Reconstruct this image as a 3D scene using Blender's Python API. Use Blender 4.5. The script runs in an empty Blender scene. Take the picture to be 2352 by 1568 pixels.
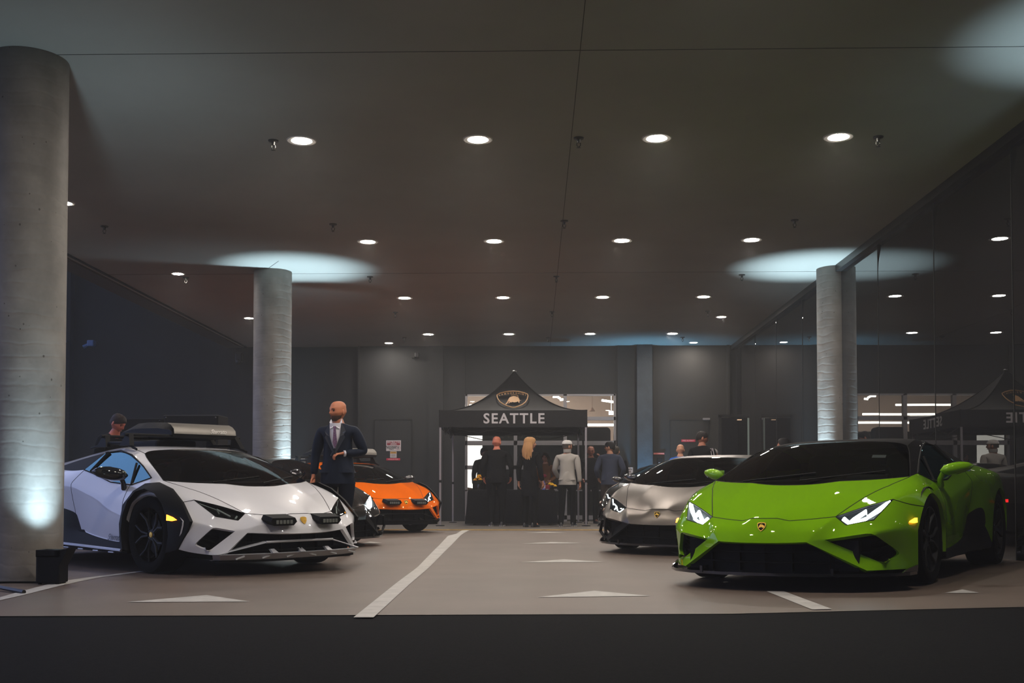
import bpy, bmesh, math, random
from math import sin, cos, pi, radians, atan, tan, sqrt, atan2
from mathutils import Vector, Matrix, noise
random.seed(7)
SC = bpy.context.scene
COL = SC.collection

# ------------------------------------------------------------------ camera
FPX = 2500.0                       # focal length in pixels of the 2352 wide frame
CAM = Vector((0.0, 0.0, 0.605))    # eye height, metres above the walk at the back
YAW = atan((1228 - 1176) / FPX)
TILT = radians(1.8)
SHY = 356 - FPX * tan(TILT)
cam_data = bpy.data.cameras.new('camera')
cam = bpy.data.objects.new('camera', cam_data)
COL.objects.link(cam)
cam.location = CAM
cam.rotation_euler = (pi / 2 + TILT, 0, YAW)
cam_data.sensor_fit = 'HORIZONTAL'
cam_data.sensor_width = 36.0
cam_data.lens = 36.0 * FPX / 2352
cam_data.shift_y = SHY / 2352
cam_data.clip_start = 0.05
cam_data.clip_end = 300
SC.camera = cam

# ------------------------------------------------------------------ view
vs = SC.view_settings
vs.view_transform = 'Standard'
vs.look = 'None'
vs.exposure = 0.0
vs.gamma = 1.0
vs.use_curve_mapping = False
try:
    SC.cycles.max_bounces = 7
    SC.cycles.diffuse_bounces = 3
    SC.cycles.glossy_bounces = 4
    SC.cycles.transmission_bounces = 4
    SC.cycles.transparent_max_bounces = 12
    SC.cycles.volume_bounces = 0
    SC.cycles.sample_clamp_indirect = 3.0
    SC.cycles.sample_clamp_direct = 0.0
    SC.cycles.use_denoising = True
    SC.cycles.use_adaptive_sampling = True
    SC.cycles.adaptive_threshold = 0.05
    SC.cycles.caustics_reflective = False
    SC.cycles.caustics_refractive = False
except Exception:
    pass

# ------------------------------------------------------------------ world: dusk sky, brighter low in the west (left of the photo)
world = bpy.data.worlds.new('dusk_sky')
SC.world = world
world.use_nodes = True
wn = world.node_tree
wn.nodes.clear()
w_out = wn.nodes.new('ShaderNodeOutputWorld')
w_bg = wn.nodes.new('ShaderNodeBackground')
w_tc = wn.nodes.new('ShaderNodeTexCoord')
w_dot = wn.nodes.new('ShaderNodeVectorMath'); w_dot.operation = 'DOT_PRODUCT'
w_dot.inputs[1].default_value = Vector((-0.93, 0.2, 0.3)).normalized()
w_ramp = wn.nodes.new('ShaderNodeValToRGB')
w_ramp.color_ramp.elements[0].position = 0.1
w_ramp.color_ramp.elements[0].color = (0.024, 0.028, 0.034, 1)
w_ramp.color_ramp.elements[1].position = 0.95
w_ramp.color_ramp.elements[1].color = (0.46, 0.56, 1.0, 1)
wn.links.new(w_tc.outputs['Generated'], w_dot.inputs[0])
wn.links.new(w_dot.outputs['Value'], w_ramp.inputs['Fac'])
wn.links.new(w_ramp.outputs['Color'], w_bg.inputs['Color'])
w_bg.inputs['Strength'].default_value = 1.6
wn.links.new(w_bg.outputs['Background'], w_out.inputs['Surface'])

DOWNLIGHT_STRENGTH = 430.0
LIFT_HAZE_DENSITY = 0.0028
UPLIGHT_WATTS = 2100.0

# ------------------------------------------------------------------ picture <-> place
_f = Vector((-sin(YAW) * cos(TILT), cos(YAW) * cos(TILT), sin(TILT)))
_r = Vector((cos(YAW), sin(YAW), 0))
_u = _r.cross(_f)

def at(px, py, Y):
    """point of the photo pixel (px, py) at world depth Y"""
    d = _r * ((px - 1176) / FPX) - _u * ((py - 784 - SHY) / FPX) + _f
    return CAM + d * (Y / d.y)

FZ = [(-5, -.14), (5, -.115), (8.8, -.088), (10.5, -.088), (13.2, -.045), (14.3, -.032), (17.3, .020), (18.8, .020), (19.9, -.012), (40, -.012)]
def gz(X, Y):
    """height of the driving surface: it drains towards the street"""
    z = FZ[-1][1]
    for (a, za), (b, zb) in zip(FZ, FZ[1:]):
        if Y <= b:
            t = (Y - a) / (b - a)
            z = za + (zb - za) * t
            break
    k = max(0.0, min(1.0, (12.6 - Y) / 3.0))
    return z + .02 * max(0.0, X - 1.2) * k

# ------------------------------------------------------------------ helpers
def srgb(r, g, b):
    def c(v):
        v /= 255.0
        return v / 12.92 if v <= 0.04045 else ((v + 0.055) / 1.055) ** 2.4
    return (c(r), c(g), c(b), 1)

def tag(o, label=None, cat=None, group=None, kind=None):
    if label: o['label'] = label
    if cat: o['category'] = cat
    if group: o['group'] = group
    if kind: o['kind'] = kind
    return o

def empty(name, loc=(0, 0, 0), rz=0.0, parent=None):
    o = bpy.data.objects.new(name, None)
    COL.objects.link(o)
    o.empty_display_size = .2
    o.location = loc
    o.rotation_euler = (0, 0, rz)
    if parent: o.parent = parent
    return o

def copy_tree(o, parent=None):
    c = o.copy(); COL.objects.link(c)
    if parent: c.parent = parent
    for ch in list(o.children):
        copy_tree(ch, c)
    return c

def nodes_of(m):
    m.use_nodes = True
    nt = m.node_tree
    return nt, nt.nodes['Principled BSDF']

MATS = {}
def mat(name, col, rough=.5, metal=0.0, spec=.5, coat=0.0, emit=None, estr=0.0, alpha=1.0, ior=None, coat_rough=.03):
    if name in MATS: return MATS[name]
    m = bpy.data.materials.new(name)
    nt, b = nodes_of(m)
    if len(col) == 3: col = (*col, 1)
    b.inputs['Base Color'].default_value = col
    b.inputs['Roughness'].default_value = rough
    b.inputs['Metallic'].default_value = metal
    b.inputs['Specular IOR Level'].default_value = spec
    b.inputs['Coat Weight'].default_value = coat
    b.inputs['Coat Roughness'].default_value = coat_rough
    b.inputs['Alpha'].default_value = alpha
    if ior: b.inputs['IOR'].default_value = ior
    if emit:
        b.inputs['Emission Color'].default_value = (*emit[:3], 1)
        b.inputs['Emission Strength'].default_value = estr
    MATS[name] = m
    return m

def noisy(m, scale=6.0, amount=.12, bump=0.0, detail=6.0, stretch=(1, 1, 1), bscale=None):
    """procedural variation of base colour (real surface mottling) and a fine bump"""
    nt, b = nodes_of(m)
    tc = nt.nodes.new('ShaderNodeTexCoord')
    mp = nt.nodes.new('ShaderNodeMapping'); mp.inputs['Scale'].default_value = stretch
    nz = nt.nodes.new('ShaderNodeTexNoise'); nz.inputs['Scale'].default_value = scale; nz.inputs['Detail'].default_value = detail
    nt.links.new(tc.outputs['Object'], mp.inputs['Vector']); nt.links.new(mp.outputs['Vector'], nz.inputs['Vector'])
    col = list(b.inputs['Base Color'].default_value)
    rp = nt.nodes.new('ShaderNodeValToRGB')
    rp.color_ramp.elements[0].position = .3; rp.color_ramp.elements[1].position = .72
    rp.color_ramp.elements[0].color = (*[c * (1 - amount) for c in col[:3]], 1)
    rp.color_ramp.elements[1].color = (*[min(1, c * (1 + amount)) for c in col[:3]], 1)
    nt.links.new(nz.outputs['Fac'], rp.inputs['Fac']); nt.links.new(rp.outputs['Color'], b.inputs['Base Color'])
    if bump:
        n2 = nt.nodes.new('ShaderNodeTexNoise'); n2.inputs['Scale'].default_value = bscale or scale * 4; n2.inputs['Detail'].default_value = 8
        bp = nt.nodes.new('ShaderNodeBump'); bp.inputs['Strength'].default_value = bump; bp.inputs['Distance'].default_value = .01
        nt.links.new(mp.outputs['Vector'], n2.inputs['Vector']); nt.links.new(n2.outputs['Fac'], bp.inputs['Height']); nt.links.new(bp.outputs['Normal'], b.inputs['Normal'])
    return m

class MB:
    """collects boxes, bars, tubes and lathes and links them as ONE mesh object"""
    def __init__(s): s.v = []; s.f = []; s.m = []
    def add(s, vs_, fs_, mi=0):
        n = len(s.v); s.v += [tuple(v) for v in vs_]; s.f += [tuple(i + n for i in f) for f in fs_]; s.m += [mi] * len(fs_); return s
    def box(s, c, d, rz=0.0, mi=0, bev=0.0, M=None):
        x, y, z = d[0] / 2, d[1] / 2, d[2] / 2
        if bev > 0:
            b = min(bev, x * .9, y * .9, z * .9); V = []; 
            bm = bmesh.new(); bmesh.ops.create_cube(bm, size=1)
            for v in bm.verts: v.co = Vector((v.co.x * d[0], v.co.y * d[1], v.co.z * d[2]))
            bmesh.ops.bevel(bm, geom=bm.edges[:] , offset=b, segments=2, affect='EDGES', profile=.6)
            bm.verts.ensure_lookup_table(); V = [v.co.copy() for v in bm.verts]; Fc = [[v.index for v in f.verts] for f in bm.faces]; bm.free()
        else:
            V = [Vector((a, b_, c_)) for a in (-x, x) for b_ in (-y, y) for c_ in (-z, z)]
            Fc = [(0, 1, 3, 2), (4, 6, 7, 5), (0, 4, 5, 1), (2, 3, 7, 6), (0, 2, 6, 4), (1, 5, 7, 3)]
        R = Matrix.Rotation(rz, 3, 'Z') if M is None else M
        return s.add([R @ v + Vector(c) for v in V], Fc, mi)
    def tube(s, pts, r, n=8, cap=True, mi=0, closed=False):
        pts = [Vector(p) for p in pts]; rs = r if isinstance(r, (list, tuple)) else [r] * len(pts)
        rings = []; N = len(pts); ref = None
        for i, p in enumerate(pts):
            a = pts[(i - 1) % N] if (closed or i) else p
            b = pts[(i + 1) % N] if (closed or i < N - 1) else p
            t = (b - a)
            t = t.normalized() if t.length > 1e-9 else Vector((0, 0, 1))
            if ref is None:
                ref = Vector((0, 0, 1)) if abs(t.z) < .9 else Vector((1, 0, 0))
            u = (ref - t * ref.dot(t))
            if u.length < 1e-6: u = t.orthogonal()
            u.normalize(); w = t.cross(u); ref = u
            rings.append([p + (u * cos(2 * pi * k / n) + w * sin(2 * pi * k / n)) * rs[i] for k in range(n)])
        V = [q for rg in rings for q in rg]; Fc = []
        for i in range(N if closed else N - 1):
            j = (i + 1) % N
            for k in range(n):
                Fc.append((i * n + k, i * n + (k + 1) % n, j * n + (k + 1) % n, j * n + k))
        if cap and not closed:
            Fc.append(tuple(range(n))[::-1]); Fc.append(tuple((N - 1) * n + k for k in range(n)))
        return s.add(V, Fc, mi)
    def lathe(s, prof, c=(0, 0, 0), n=24, axis='Z', mi=0, arc=2 * pi, cap=False):
        V = []; Fc = []; m = len(prof)
        full = abs(arc - 2 * pi) < 1e-6
        cnt = n if full else n + 1
        for k in range(cnt):
            a = arc * k / n
            for (r, h) in prof:
                p = (r * cos(a), r * sin(a), h)
                if axis == 'X': p = (h, r * cos(a), r * sin(a))
                if axis == 'Y': p = (r * cos(a), h, r * sin(a))
                V.append(Vector(p) + Vector(c))
        for k in range(n):
            k2 = (k + 1) % cnt
            for i in range(m - 1):
                Fc.append((k * m + i, k2 * m + i, k2 * m + i + 1, k * m + i + 1))
        if cap:
            Fc.append(tuple(k * m for k in range(cnt))); Fc.append(tuple(k * m + m - 1 for k in range(cnt)))
        return s.add(V, Fc, mi)
    def prism(s, poly, d, mi=0):
        """poly: list of 3D points, extruded by vector d"""
        n = len(poly); d = Vector(d); P = [Vector(p) for p in poly]
        V = P + [p + d for p in P]
        Fc = [tuple(range(n))[::-1], tuple(range(n, 2 * n))] + [(i, (i + 1) % n, (i + 1) % n + n, i + n) for i in range(n)]
        return s.add(V, Fc, mi)
    def sphere(s, c, r, nu=16, nv=10, sc=(1, 1, 1), mi=0, M=None):
        V = []; Fc = []
        for i in range(nv + 1):
            th = pi * i / nv
            for j in range(nu):
                ph = 2 * pi * j / nu
                p = Vector((r * sin(th) * cos(ph) * sc[0], r * sin(th) * sin(ph) * sc[1], r * cos(th) * sc[2]))
                if M is not None: p = M @ p
                V.append(p + Vector(c))
        for i in range(nv):
            for j in range(nu):
                Fc.append((i * nu + j, (i + 1) * nu + j, (i + 1) * nu + (j + 1) % nu, i * nu + (j + 1) % nu))
        return s.add(V, Fc, mi)
    def grid(s, rows, mi=0, closed=False):
        m = len(rows[0]); V = [p for r_ in rows for p in r_]; Fc = []
        for i in range(len(rows) - 1):
            for j in range(m if closed else m - 1):
                k = (j + 1) % m
                Fc.append((i * m + j, i * m + k, (i + 1) * m + k, (i + 1) * m + j))
        return s.add(V, Fc, mi)
    def build(s, name, m, parent=None, smooth=False, loc=None, rot=None, fix=True):
        me = bpy.data.meshes.new(name)
        me.from_pydata([tuple(v) for v in s.v], [], s.f)
        ms = m if isinstance(m, (list, tuple)) else [m]
        for q in ms: me.materials.append(q)
        if len(ms) > 1: me.polygons.foreach_set('material_index', s.m)
        me.update()
        bm = bmesh.new(); bm.from_mesh(me)
        bmesh.ops.remove_doubles(bm, verts=bm.verts, dist=1e-6)
        if fix: bmesh.ops.recalc_face_normals(bm, faces=bm.faces)
        if smooth:
            for f in bm.faces: f.smooth = True
            lim = radians(smooth if smooth is not True else 40)
            for e in bm.edges:
                if len(e.link_faces) == 2 and e.calc_face_angle(0) > lim: e.smooth = False
        bm.to_mesh(me); bm.free()
        o = bpy.data.objects.new(name, me); COL.objects.link(o)
        if parent: o.parent = parent
        if loc is not None: o.location = loc
        if rot is not None: o.rotation_euler = rot
        return o

def text_mesh(body, size, depth=.002, bold=0.0, spacing=1.0, italic=0.0, align='CENTER'):
    """lettering as vertices and faces lying in the XY plane"""
    cu = bpy.data.curves.new('lettering', 'FONT')
    cu.body = body; cu.size = size; cu.extrude = depth; cu.offset = bold; cu.space_character = spacing
    cu.align_x = align; cu.align_y = 'CENTER'; cu.shear = italic; cu.resolution_u = 3
    o = bpy.data.objects.new('lettering', cu); COL.objects.link(o)
    dg = bpy.context.evaluated_depsgraph_get(); dg.update()
    me = bpy.data.meshes.new_from_object(o.evaluated_get(dg))
    V = [v.co.copy() for v in me.vertices]; Fc = [tuple(p.vertices) for p in me.polygons]
    bpy.data.objects.remove(o); bpy.data.curves.remove(cu); bpy.data.meshes.remove(me)
    return V, Fc
# ------------------------------------------------------------------ materials
M_black = mat('black_plastic', (.005, .005, .0055), .65, spec=.15)
M_gloss_black = mat('gloss_black', (.008, .008, .009), .08, coat=1.0)
M_rubber = mat('tyre_rubber', (.003, .003, .003), .9, spec=.1)
M_rim = mat('dark_alloy', (.004, .004, .0045), .5, metal=.0, spec=.25)
M_carbon = mat('dark_grille', (.003, .003, .003), .7, spec=.15)
M_fabric_black = noisy(mat('black_canvas', (.004, .004, .0045), .9, spec=.2), 40, .3)
M_white_paint = mat('pearl_white_paint', (.72, .72, .76), .35, spec=.2, coat=1.0, coat_rough=.02)
M_green_paint = mat('pearl_green_paint', (.165, .375, .0015), .6, spec=.0, metal=.0, coat=1.0, coat_rough=.02)
M_silver_paint = mat('satin_grey_paint', (.115, .100, .088), .36, metal=.85, coat=0.0)
M_orange_paint = mat('pearl_orange_paint', (.95, .165, .0), .6, spec=.0, metal=.0, coat=1.0, coat_rough=.02)
M_black_paint = mat('gloss_black_paint', (.008, .009, .009), .12, coat=1.0, coat_rough=.02)
M_skid = mat('satin_aluminium', (.60, .61, .66), .40, metal=.35)
M_gold = mat('gold_badge', (.75, .45, .08), .3, metal=.9)
M_chrome = mat('bright_metal', (.7, .7, .72), .2, metal=1.0)
M_lamp_bar_on = mat('lit_lamp_bar', (1, 1, 1), .4, emit=(.80, .92, 1.0), estr=22)
M_lamp_bar_off = mat('lamp_bar', (.55, .62, .65), .25)
M_amber = mat('lit_amber_marker', (.9, .3, .02), .4, emit=(1, .27, .02), estr=5)
M_red = mat('red_reflector', (.5, .01, .01), .3, emit=(1, .02, .02), estr=1.0)
M_seat = mat('dark_leather', (.018, .018, .018), .5)

def glass_mat(name, tint=.25, coat_ior=1.5, gcol=(1, 1, 1, 1)):
    if name in MATS: return MATS[name]
    m = bpy.data.materials.new(name); m.use_nodes = True
    nt = m.node_tree; nt.nodes.clear()
    out = nt.nodes.new('ShaderNodeOutputMaterial')
    tr = nt.nodes.new('ShaderNodeBsdfTransparent'); tr.inputs['Color'].default_value = (tint, tint * 1.03, tint, 1)
    gl = nt.nodes.new('ShaderNodeBsdfGlossy'); gl.inputs['Roughness'].default_value = 0.0; gl.inputs['Color'].default_value = gcol
    fr = nt.nodes.new('ShaderNodeFresnel'); fr.inputs['IOR'].default_value = coat_ior
    mx = nt.nodes.new('ShaderNodeMixShader')
    nt.links.new(fr.outputs['Fac'], mx.inputs['Fac']); nt.links.new(tr.outputs[0], mx.inputs[1]); nt.links.new(gl.outputs[0], mx.inputs[2])
    nt.links.new(mx.outputs[0], out.inputs['Surface'])
    MATS[name] = m
    return m
M_windscreen = glass_mat('tinted_windscreen_glass', .42, 1.45)
M_sideglass = glass_mat('sky_tinted_side_glass', .10, 2.6, gcol=(.45, .88, 1.0, 1))  # blue of the sky's reflection put into the gloss colour
M_lens = glass_mat('clear_lens', .85, 1.4)
M_dark_glass = mat('privacy_glass', (.006, .006, .007), .03, spec=.6)
# ------------------------------------------------------------------ the place
CZ = 4.305            # ceiling height
WY = 26.66            # front face of the rear wall
GX = 4.90             # plane of the glazed side
def grad_concrete(name, col, scale=2.0, amt=.2, rough=.8, bump=.25, spots=False, bands=False):
    m = mat(name, col, rough)
    nt, b = nodes_of(m)
    tc = nt.nodes.new('ShaderNodeTexCoord')
    n1 = nt.nodes.new('ShaderNodeTexNoise'); n1.inputs['Scale'].default_value = scale; n1.inputs['Detail'].default_value = 10; n1.inputs['Roughness'].default_value = .62
    nt.links.new(tc.outputs['Object'], n1.inputs['Vector'])
    rp = nt.nodes.new('ShaderNodeValToRGB'); rp.color_ramp.elements[0].position = .32; rp.color_ramp.elements[1].position = .7
    rp.color_ramp.elements[0].color = (*[c * (1 - amt) for c in col[:3]], 1); rp.color_ramp.elements[1].color = (*[c * (1 + amt) for c in col[:3]], 1)
    nt.links.new(n1.outputs['Fac'], rp.inputs['Fac'])
    last = rp.outputs['Color']
    hgt = n1.outputs['Fac']
    if spots:
        vo = nt.nodes.new('ShaderNodeTexVoronoi'); vo.inputs['Scale'].default_value = 11.0
        mp = nt.nodes.new('ShaderNodeMapping'); mp.inputs['Scale'].default_value = (1, 1, .8)
        nt.links.new(tc.outputs['Object'], mp.inputs['Vector']); nt.links.new(mp.outputs['Vector'], vo.inputs['Vector'])
        n3 = nt.nodes.new('ShaderNodeTexNoise'); n3.inputs['Scale'].default_value = 1.6; nt.links.new(tc.outputs['Object'], n3.inputs['Vector'])
        ad = nt.nodes.new('ShaderNodeMath'); ad.operation = 'MULTIPLY_ADD'; ad.inputs[1].default_value = .30; ad.inputs[2].default_value = -.085
        nt.links.new(n3.outputs['Fac'], ad.inputs[0])
        lt = nt.nodes.new('ShaderNodeMath'); lt.operation = 'LESS_THAN'
        nt.links.new(vo.outputs['Distance'], lt.inputs[0]); nt.links.new(ad.outputs[0], lt.inputs[1])
        mx = nt.nodes.new('ShaderNodeMixRGB'); mx.blend_type = 'MULTIPLY'; mx.inputs['Color2'].default_value = (.35, .33, .30, 1)
        nt.links.new(lt.outputs[0], mx.inputs['Fac']); nt.links.new(last, mx.inputs['Color1']); last = mx.outputs['Color']
    if bands:
        wv = nt.nodes.new('ShaderNodeTexWave'); wv.wave_type = 'BANDS'; wv.bands_direction = 'Z'; wv.inputs['Scale'].default_value = 2.6; wv.inputs['Distortion'].default_value = 4.0; wv.inputs['Detail'].default_value = 5; wv.inputs['Detail Scale'].default_value = 1.0
        nt.links.new(tc.outputs['Object'], wv.inputs['Vector'])
        pw = nt.nodes.new('ShaderNodeMath'); pw.operation = 'POWER'; pw.inputs[1].default_value = 10; nt.links.new(wv.outputs['Fac'], pw.inputs[0])
        ad2 = nt.nodes.new('ShaderNodeMath'); ad2.operation = 'MULTIPLY_ADD'; ad2.inputs[1].default_value = -.22
        nt.links.new(pw.outputs[0], ad2.inputs[0]); nt.links.new(n1.outputs['Fac'], ad2.inputs[2]); hgt = ad2.outputs[0]
    nt.links.new(last, b.inputs['Base Color'])
    bp = nt.nodes.new('ShaderNodeBump'); bp.inputs['Strength'].default_value = bump; bp.inputs['Distance'].default_value = .02
    nt.links.new(hgt, bp.inputs['Height']); nt.links.new(bp.outputs['Normal'], b.inputs['Normal'])
    return m
M_floor = grad_concrete('sealed_concrete_floor', (.108, .078, .061), 1.3, .16, .52, .06)
M_asphalt = noisy(mat('asphalt', (.006, .006, .0065), .95, spec=.1), 60, .35, .5)
M_walk = grad_concrete('walk_concrete', (.12, .105, .09), 2.2, .25, .8, .2)
M_ceiling = grad_concrete('painted_ceiling', (.325, .308, .272), .55, .07, .95, .01)
M_soffit = mat('soffit_edge', (.075, .07, .065), .9)
M_column = grad_concrete('cast_concrete', (.215, .196, .175), 3.0, .26, .62, .20, True, True)
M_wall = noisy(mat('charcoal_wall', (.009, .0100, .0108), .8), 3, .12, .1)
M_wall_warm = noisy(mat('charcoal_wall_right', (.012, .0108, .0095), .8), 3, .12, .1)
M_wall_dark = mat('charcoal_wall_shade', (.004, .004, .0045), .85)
M_neighbour = noisy(mat('neighbour_facade', (.007, .008, .009), .9), 1.0, .2)
M_line = noisy(mat('white_floor_paint', (.40, .385, .36), .6), 9, .14)
M_yellow = noisy(mat('yellow_floor_paint', (.62, .40, .12), .6), 9, .2)
M_alu = mat('anodised_frame', (.23, .22, .23), .4, metal=.4)
M_dark_frame = mat('dark_frame', (.02, .02, .021), .4, metal=.5)
M_lens_on = mat('lit_downlight', (1, 1, 1), .5, emit=(1, .90, .80), estr=DOWNLIGHT_STRENGTH)
M_trim_white = mat('white_trim_ring', (.55, .53, .50), .5)
M_sprinkler = mat('sprinkler_brass', (.05, .05, .045), .4, metal=.6)

def struct(o, kind='structure'):
    o['kind'] = kind; return o

# floor: follows the drainage falls
mb = MB(); xs = [-30, -14, -7.6, -4, -1.5, 1.2, 3.0, 4.2, 5.2, 9]; ysf = [6.3, 7.0, 8, 8.8, 9.6, 10.5, 11.5, 12.6, 13.2, 14.3, 15.8, 17.3, 18.6, 19.9, 27.2]
def edge_y(x): return 6.60 + .052 * x
mb.grid([[Vector((x, edge_y(x) if i == 0 else y, gz(x, y))) for x in xs] for i, y in enumerate(ysf)])
floor = struct(mb.build('floor', M_floor, smooth=60))
mb = MB(); ysr = [-12, -4, 0, 3, 5, 6.3]
mb.grid([[Vector((x, (edge_y(x) + .3) if i == len(ysr) - 1 else y, gz(x, (edge_y(x) + .3) if i == len(ysr) - 1 else y) - .006)) for x in [-60] + xs + [60]] for i, y in enumerate(ysr)])
struct(mb.build('floor_road', M_asphalt, smooth=60))
mb = MB(); mb.box((-1.4, (19.97 + WY + .4) / 2, -.05), (13.2, WY + .4 - 19.97, .10)); struct(mb.build('floor_walk', M_walk))
def strip(pts, name, m, dz=.003):
    """pts: quads given as photo pixels on the floor"""
    mb = MB()
    for q in pts:
        P = []
        for (x, y) in q:
            z = -.05
            for _ in range(6):
                d = _r * ((x - 1176) / FPX) - _u * ((y - 784 - SHY) / FPX) + _f
                t = (z - CAM.z) / d.z; p = CAM + d * t; z = gz(p.x, p.y) + dz
            P.append(Vector((p.x, p.y, z)))
        # subdivide along the length so it hugs the falls
        n = 10; rows = []
        for k in range(n + 1):
            a = P[0].lerp(P[3], k / n); b_ = P[1].lerp(P[2], k / n)
            rows.append([Vector((v.x, v.y, gz(v.x, v.y) + dz)) for v in (a, b_)])
        mb.grid(rows)
    return mb.build(name, m, floor, fix=False)
strip([((812, 1417), (858, 1417), (988, 1300), (961, 1300)), ((961, 1300), (988, 1300), (1057, 1230), (1029, 1230)), ((1029, 1230), (1057, 1230), (1069, 1222), (1049, 1225)), ((1049, 1225), (1069, 1222), (1085, 1216.5), (1068, 1217))], 'painted_lane_line', M_line)
strip([((1865, 1399), (1911, 1398), (1800, 1357), (1760, 1357))], 'painted_lane_line', M_line)
strip([((0, 1371), (0, 1378), (57, 1365), (57, 1355)), ((57, 1355), (57, 1365), (134, 1345.6), (134, 1335)), ((134, 1335), (134, 1345.6), (223, 1326.5), (223, 1322.7)), ((223, 1322.7), (223, 1326.5), (330, 1312), (320, 1311))], 'painted_lane_line', M_line)
for a, b_, c_ in [((290, 1382), (575, 1381), (475, 1366)), ((1232, 1371), (1495, 1368), (1365, 1356)), ((1195, 1291), (1388, 1290), (1295, 1284)), ((1197, 1248), (1342, 1247), (1268, 1244)), ((1205, 1223), (1304, 1223), (1255, 1221)), ((2170, 1361), (2250, 1361), (2210, 1353)), ((1541, 1266), (1600, 1270), (1558, 1274)), ((820, 1249), (878, 1246), (850, 1243)), ((150, 1250), (235, 1249), (200, 1246.5))]:
    strip([(a, b_, c_, c_)], 'painted_triangle', M_line)
mb = MB(); mb.box((-1.4, 19.93, -.004), (13.2, .09, .014)); struct(mb.build('trim_1', M_yellow))

# ceiling, its joints and the edge towards the open side
mb = MB(); mb.box((-1.25, (-1.0 + WY + .3) / 2, CZ + .15), (12.7, WY + .3 + 1.0, .30)); ceiling = struct(mb.build('ceiling', M_ceiling))
j = MB()
for y in (8.93, 17.9): j.box((-1.1, y, CZ - .001), (12.0, .007, .004))
for y0, y1, x0, x1 in ((3.0, WY, .385, .375),): j.box(((x0 + x1) / 2, (y0 + y1) / 2, CZ - .001), (.007, y1 - y0, .004))
for cx, cy in ((-4.3, 17.7),):
    j.box((cx + .1, cy - .45, CZ - .001), (.01, .75, .004), rz=.5)
j.build('joint', M_soffit, ceiling)
mb = MB(); mb.box((-7.12, (-1.0 + WY) / 2, CZ - .01), (.03, WY + 1.0, .03)); struct(mb.build('trim_2', M_wall_dark))
mb = MB(); mb.box((-7.42, (-1.0 + WY) / 2, CZ + .1), (.36, WY + 1.0, .26)); struct(mb.build('trim_3', M_soffit))
mb = MB(); mb.box((GX - .04, (-1.0 + WY) / 2, CZ - .05), (.10, WY + 1.0, .11)); struct(mb.build('trim_4', M_dark_frame))

# columns
def column(x, y, sx=None):
    mb = MB(); rr = .3075
    rows = []
    nz_ = 44
    for k in range(nz_ + 1):
        z = gz(x, y) - .05 + (CZ - gz(x, y) + .05) * k / nz_
        rows.append([Vector((rr * cos(2 * pi * i / 56), rr * sin(2 * pi * i / 56), z)) for i in range(56)])
    mb.grid(rows, closed=True)
    o = mb.build('column', M_column, smooth=40, loc=(x, y, 0)); return struct(o)
COLS = [(-4.28, 9.05), (-4.31, 17.75), (4.90, 17.70), (4.92, 9.05)]
for q in COLS: column(*q)
mb = MB(); mb.box((2.68, WY - .05, CZ / 2), (.37, .30, CZ)); o = struct(mb.build('column', noisy(mat('painted_pilaster', (.030, .040, .050), .7), 5, .25, .3)))

# rear wall: recessed bays, pilasters, showroom window opening
def wx(px): return at(px, 900, WY).x
def wz(py): return at(1176, py, WY).z
mb = MB()
X0, X1 = wx(1068), wx(1414); ZT, ZB = wz(905), .0
mb.box(((wx(822) + X0) / 2, WY + .15, CZ / 2), (X0 - wx(822), .3, CZ)); mb.box(((X1 + 5.2) / 2, WY + .15, CZ / 2), (5.2 - X1, .3, CZ))
mb.box(((X0 + X1) / 2, WY + .17, (ZT + CZ) / 2), (X1 - X0 + .01, .26, CZ - ZT))
wall_back = struct(mb.build('wall_back', M_wall))
mb = MB(); mb.box(((-7.6 + wx(822)) / 2, WY + .22, CZ / 2), (wx(822) + 7.6, .3, CZ)); struct(mb.build('wall_back_recess', M_wall_dark))  # unlit bay, its shade put into the darker wall colour
mb = MB(); mb.box((wx(1002), WY - .03, CZ / 2), (.35, .07, CZ)); struct(mb.build('trim_5', M_wall))
mb = MB(); mb.box((wx(825), WY - .02, CZ / 2), (.05, .05, CZ)); struct(mb.build('trim_6', M_wall))
mb = MB(); mb.box((wx(1438), WY - .03, CZ / 2), (.42, .06, CZ)); struct(mb.build('trim_7', M_wall))
mb = MB(); mb.box((wx(1672), WY - .04, CZ / 2), (.06, .10, CZ)); struct(mb.build('trim_8', M_wall_warm))
mb = MB(); mb.box((wx(1585), WY - .008, CZ / 2), (wx(1670) - wx(1500), .016, CZ)); struct(mb.build('wall_panel', M_wall_warm))
def door(px0, px1, pyt, n, m):
    r = MB(); x0, x1, zt = wx(px0), wx(px1), wz(pyt); y = WY - .018
    r.box(((x0 + x1) / 2, y, zt / 2), (x1 - x0 - .02, .02, zt - .01)); o = struct(r.build('door_%d' % n, m))
    f = MB(); f.box((x0, y - .004, zt / 2), (.012, .03, zt)); f.box((x1, y - .004, zt / 2), (.012, .03, zt)); f.box(((x0 + x1) / 2, y - .004, zt), (x1 - x0, .03, .012)); f.build('door_gap', M_wall_dark, o)
    h = MB(); h.box((x1 - .08, y - .03, 1.0), (.03, .04, .12), bev=.006); h.build('door_handle', M_dark_frame, o)
door(861, 946, 963, 1, M_wall); door(1538, 1627, 965, 2, M_wall_warm)

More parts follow.
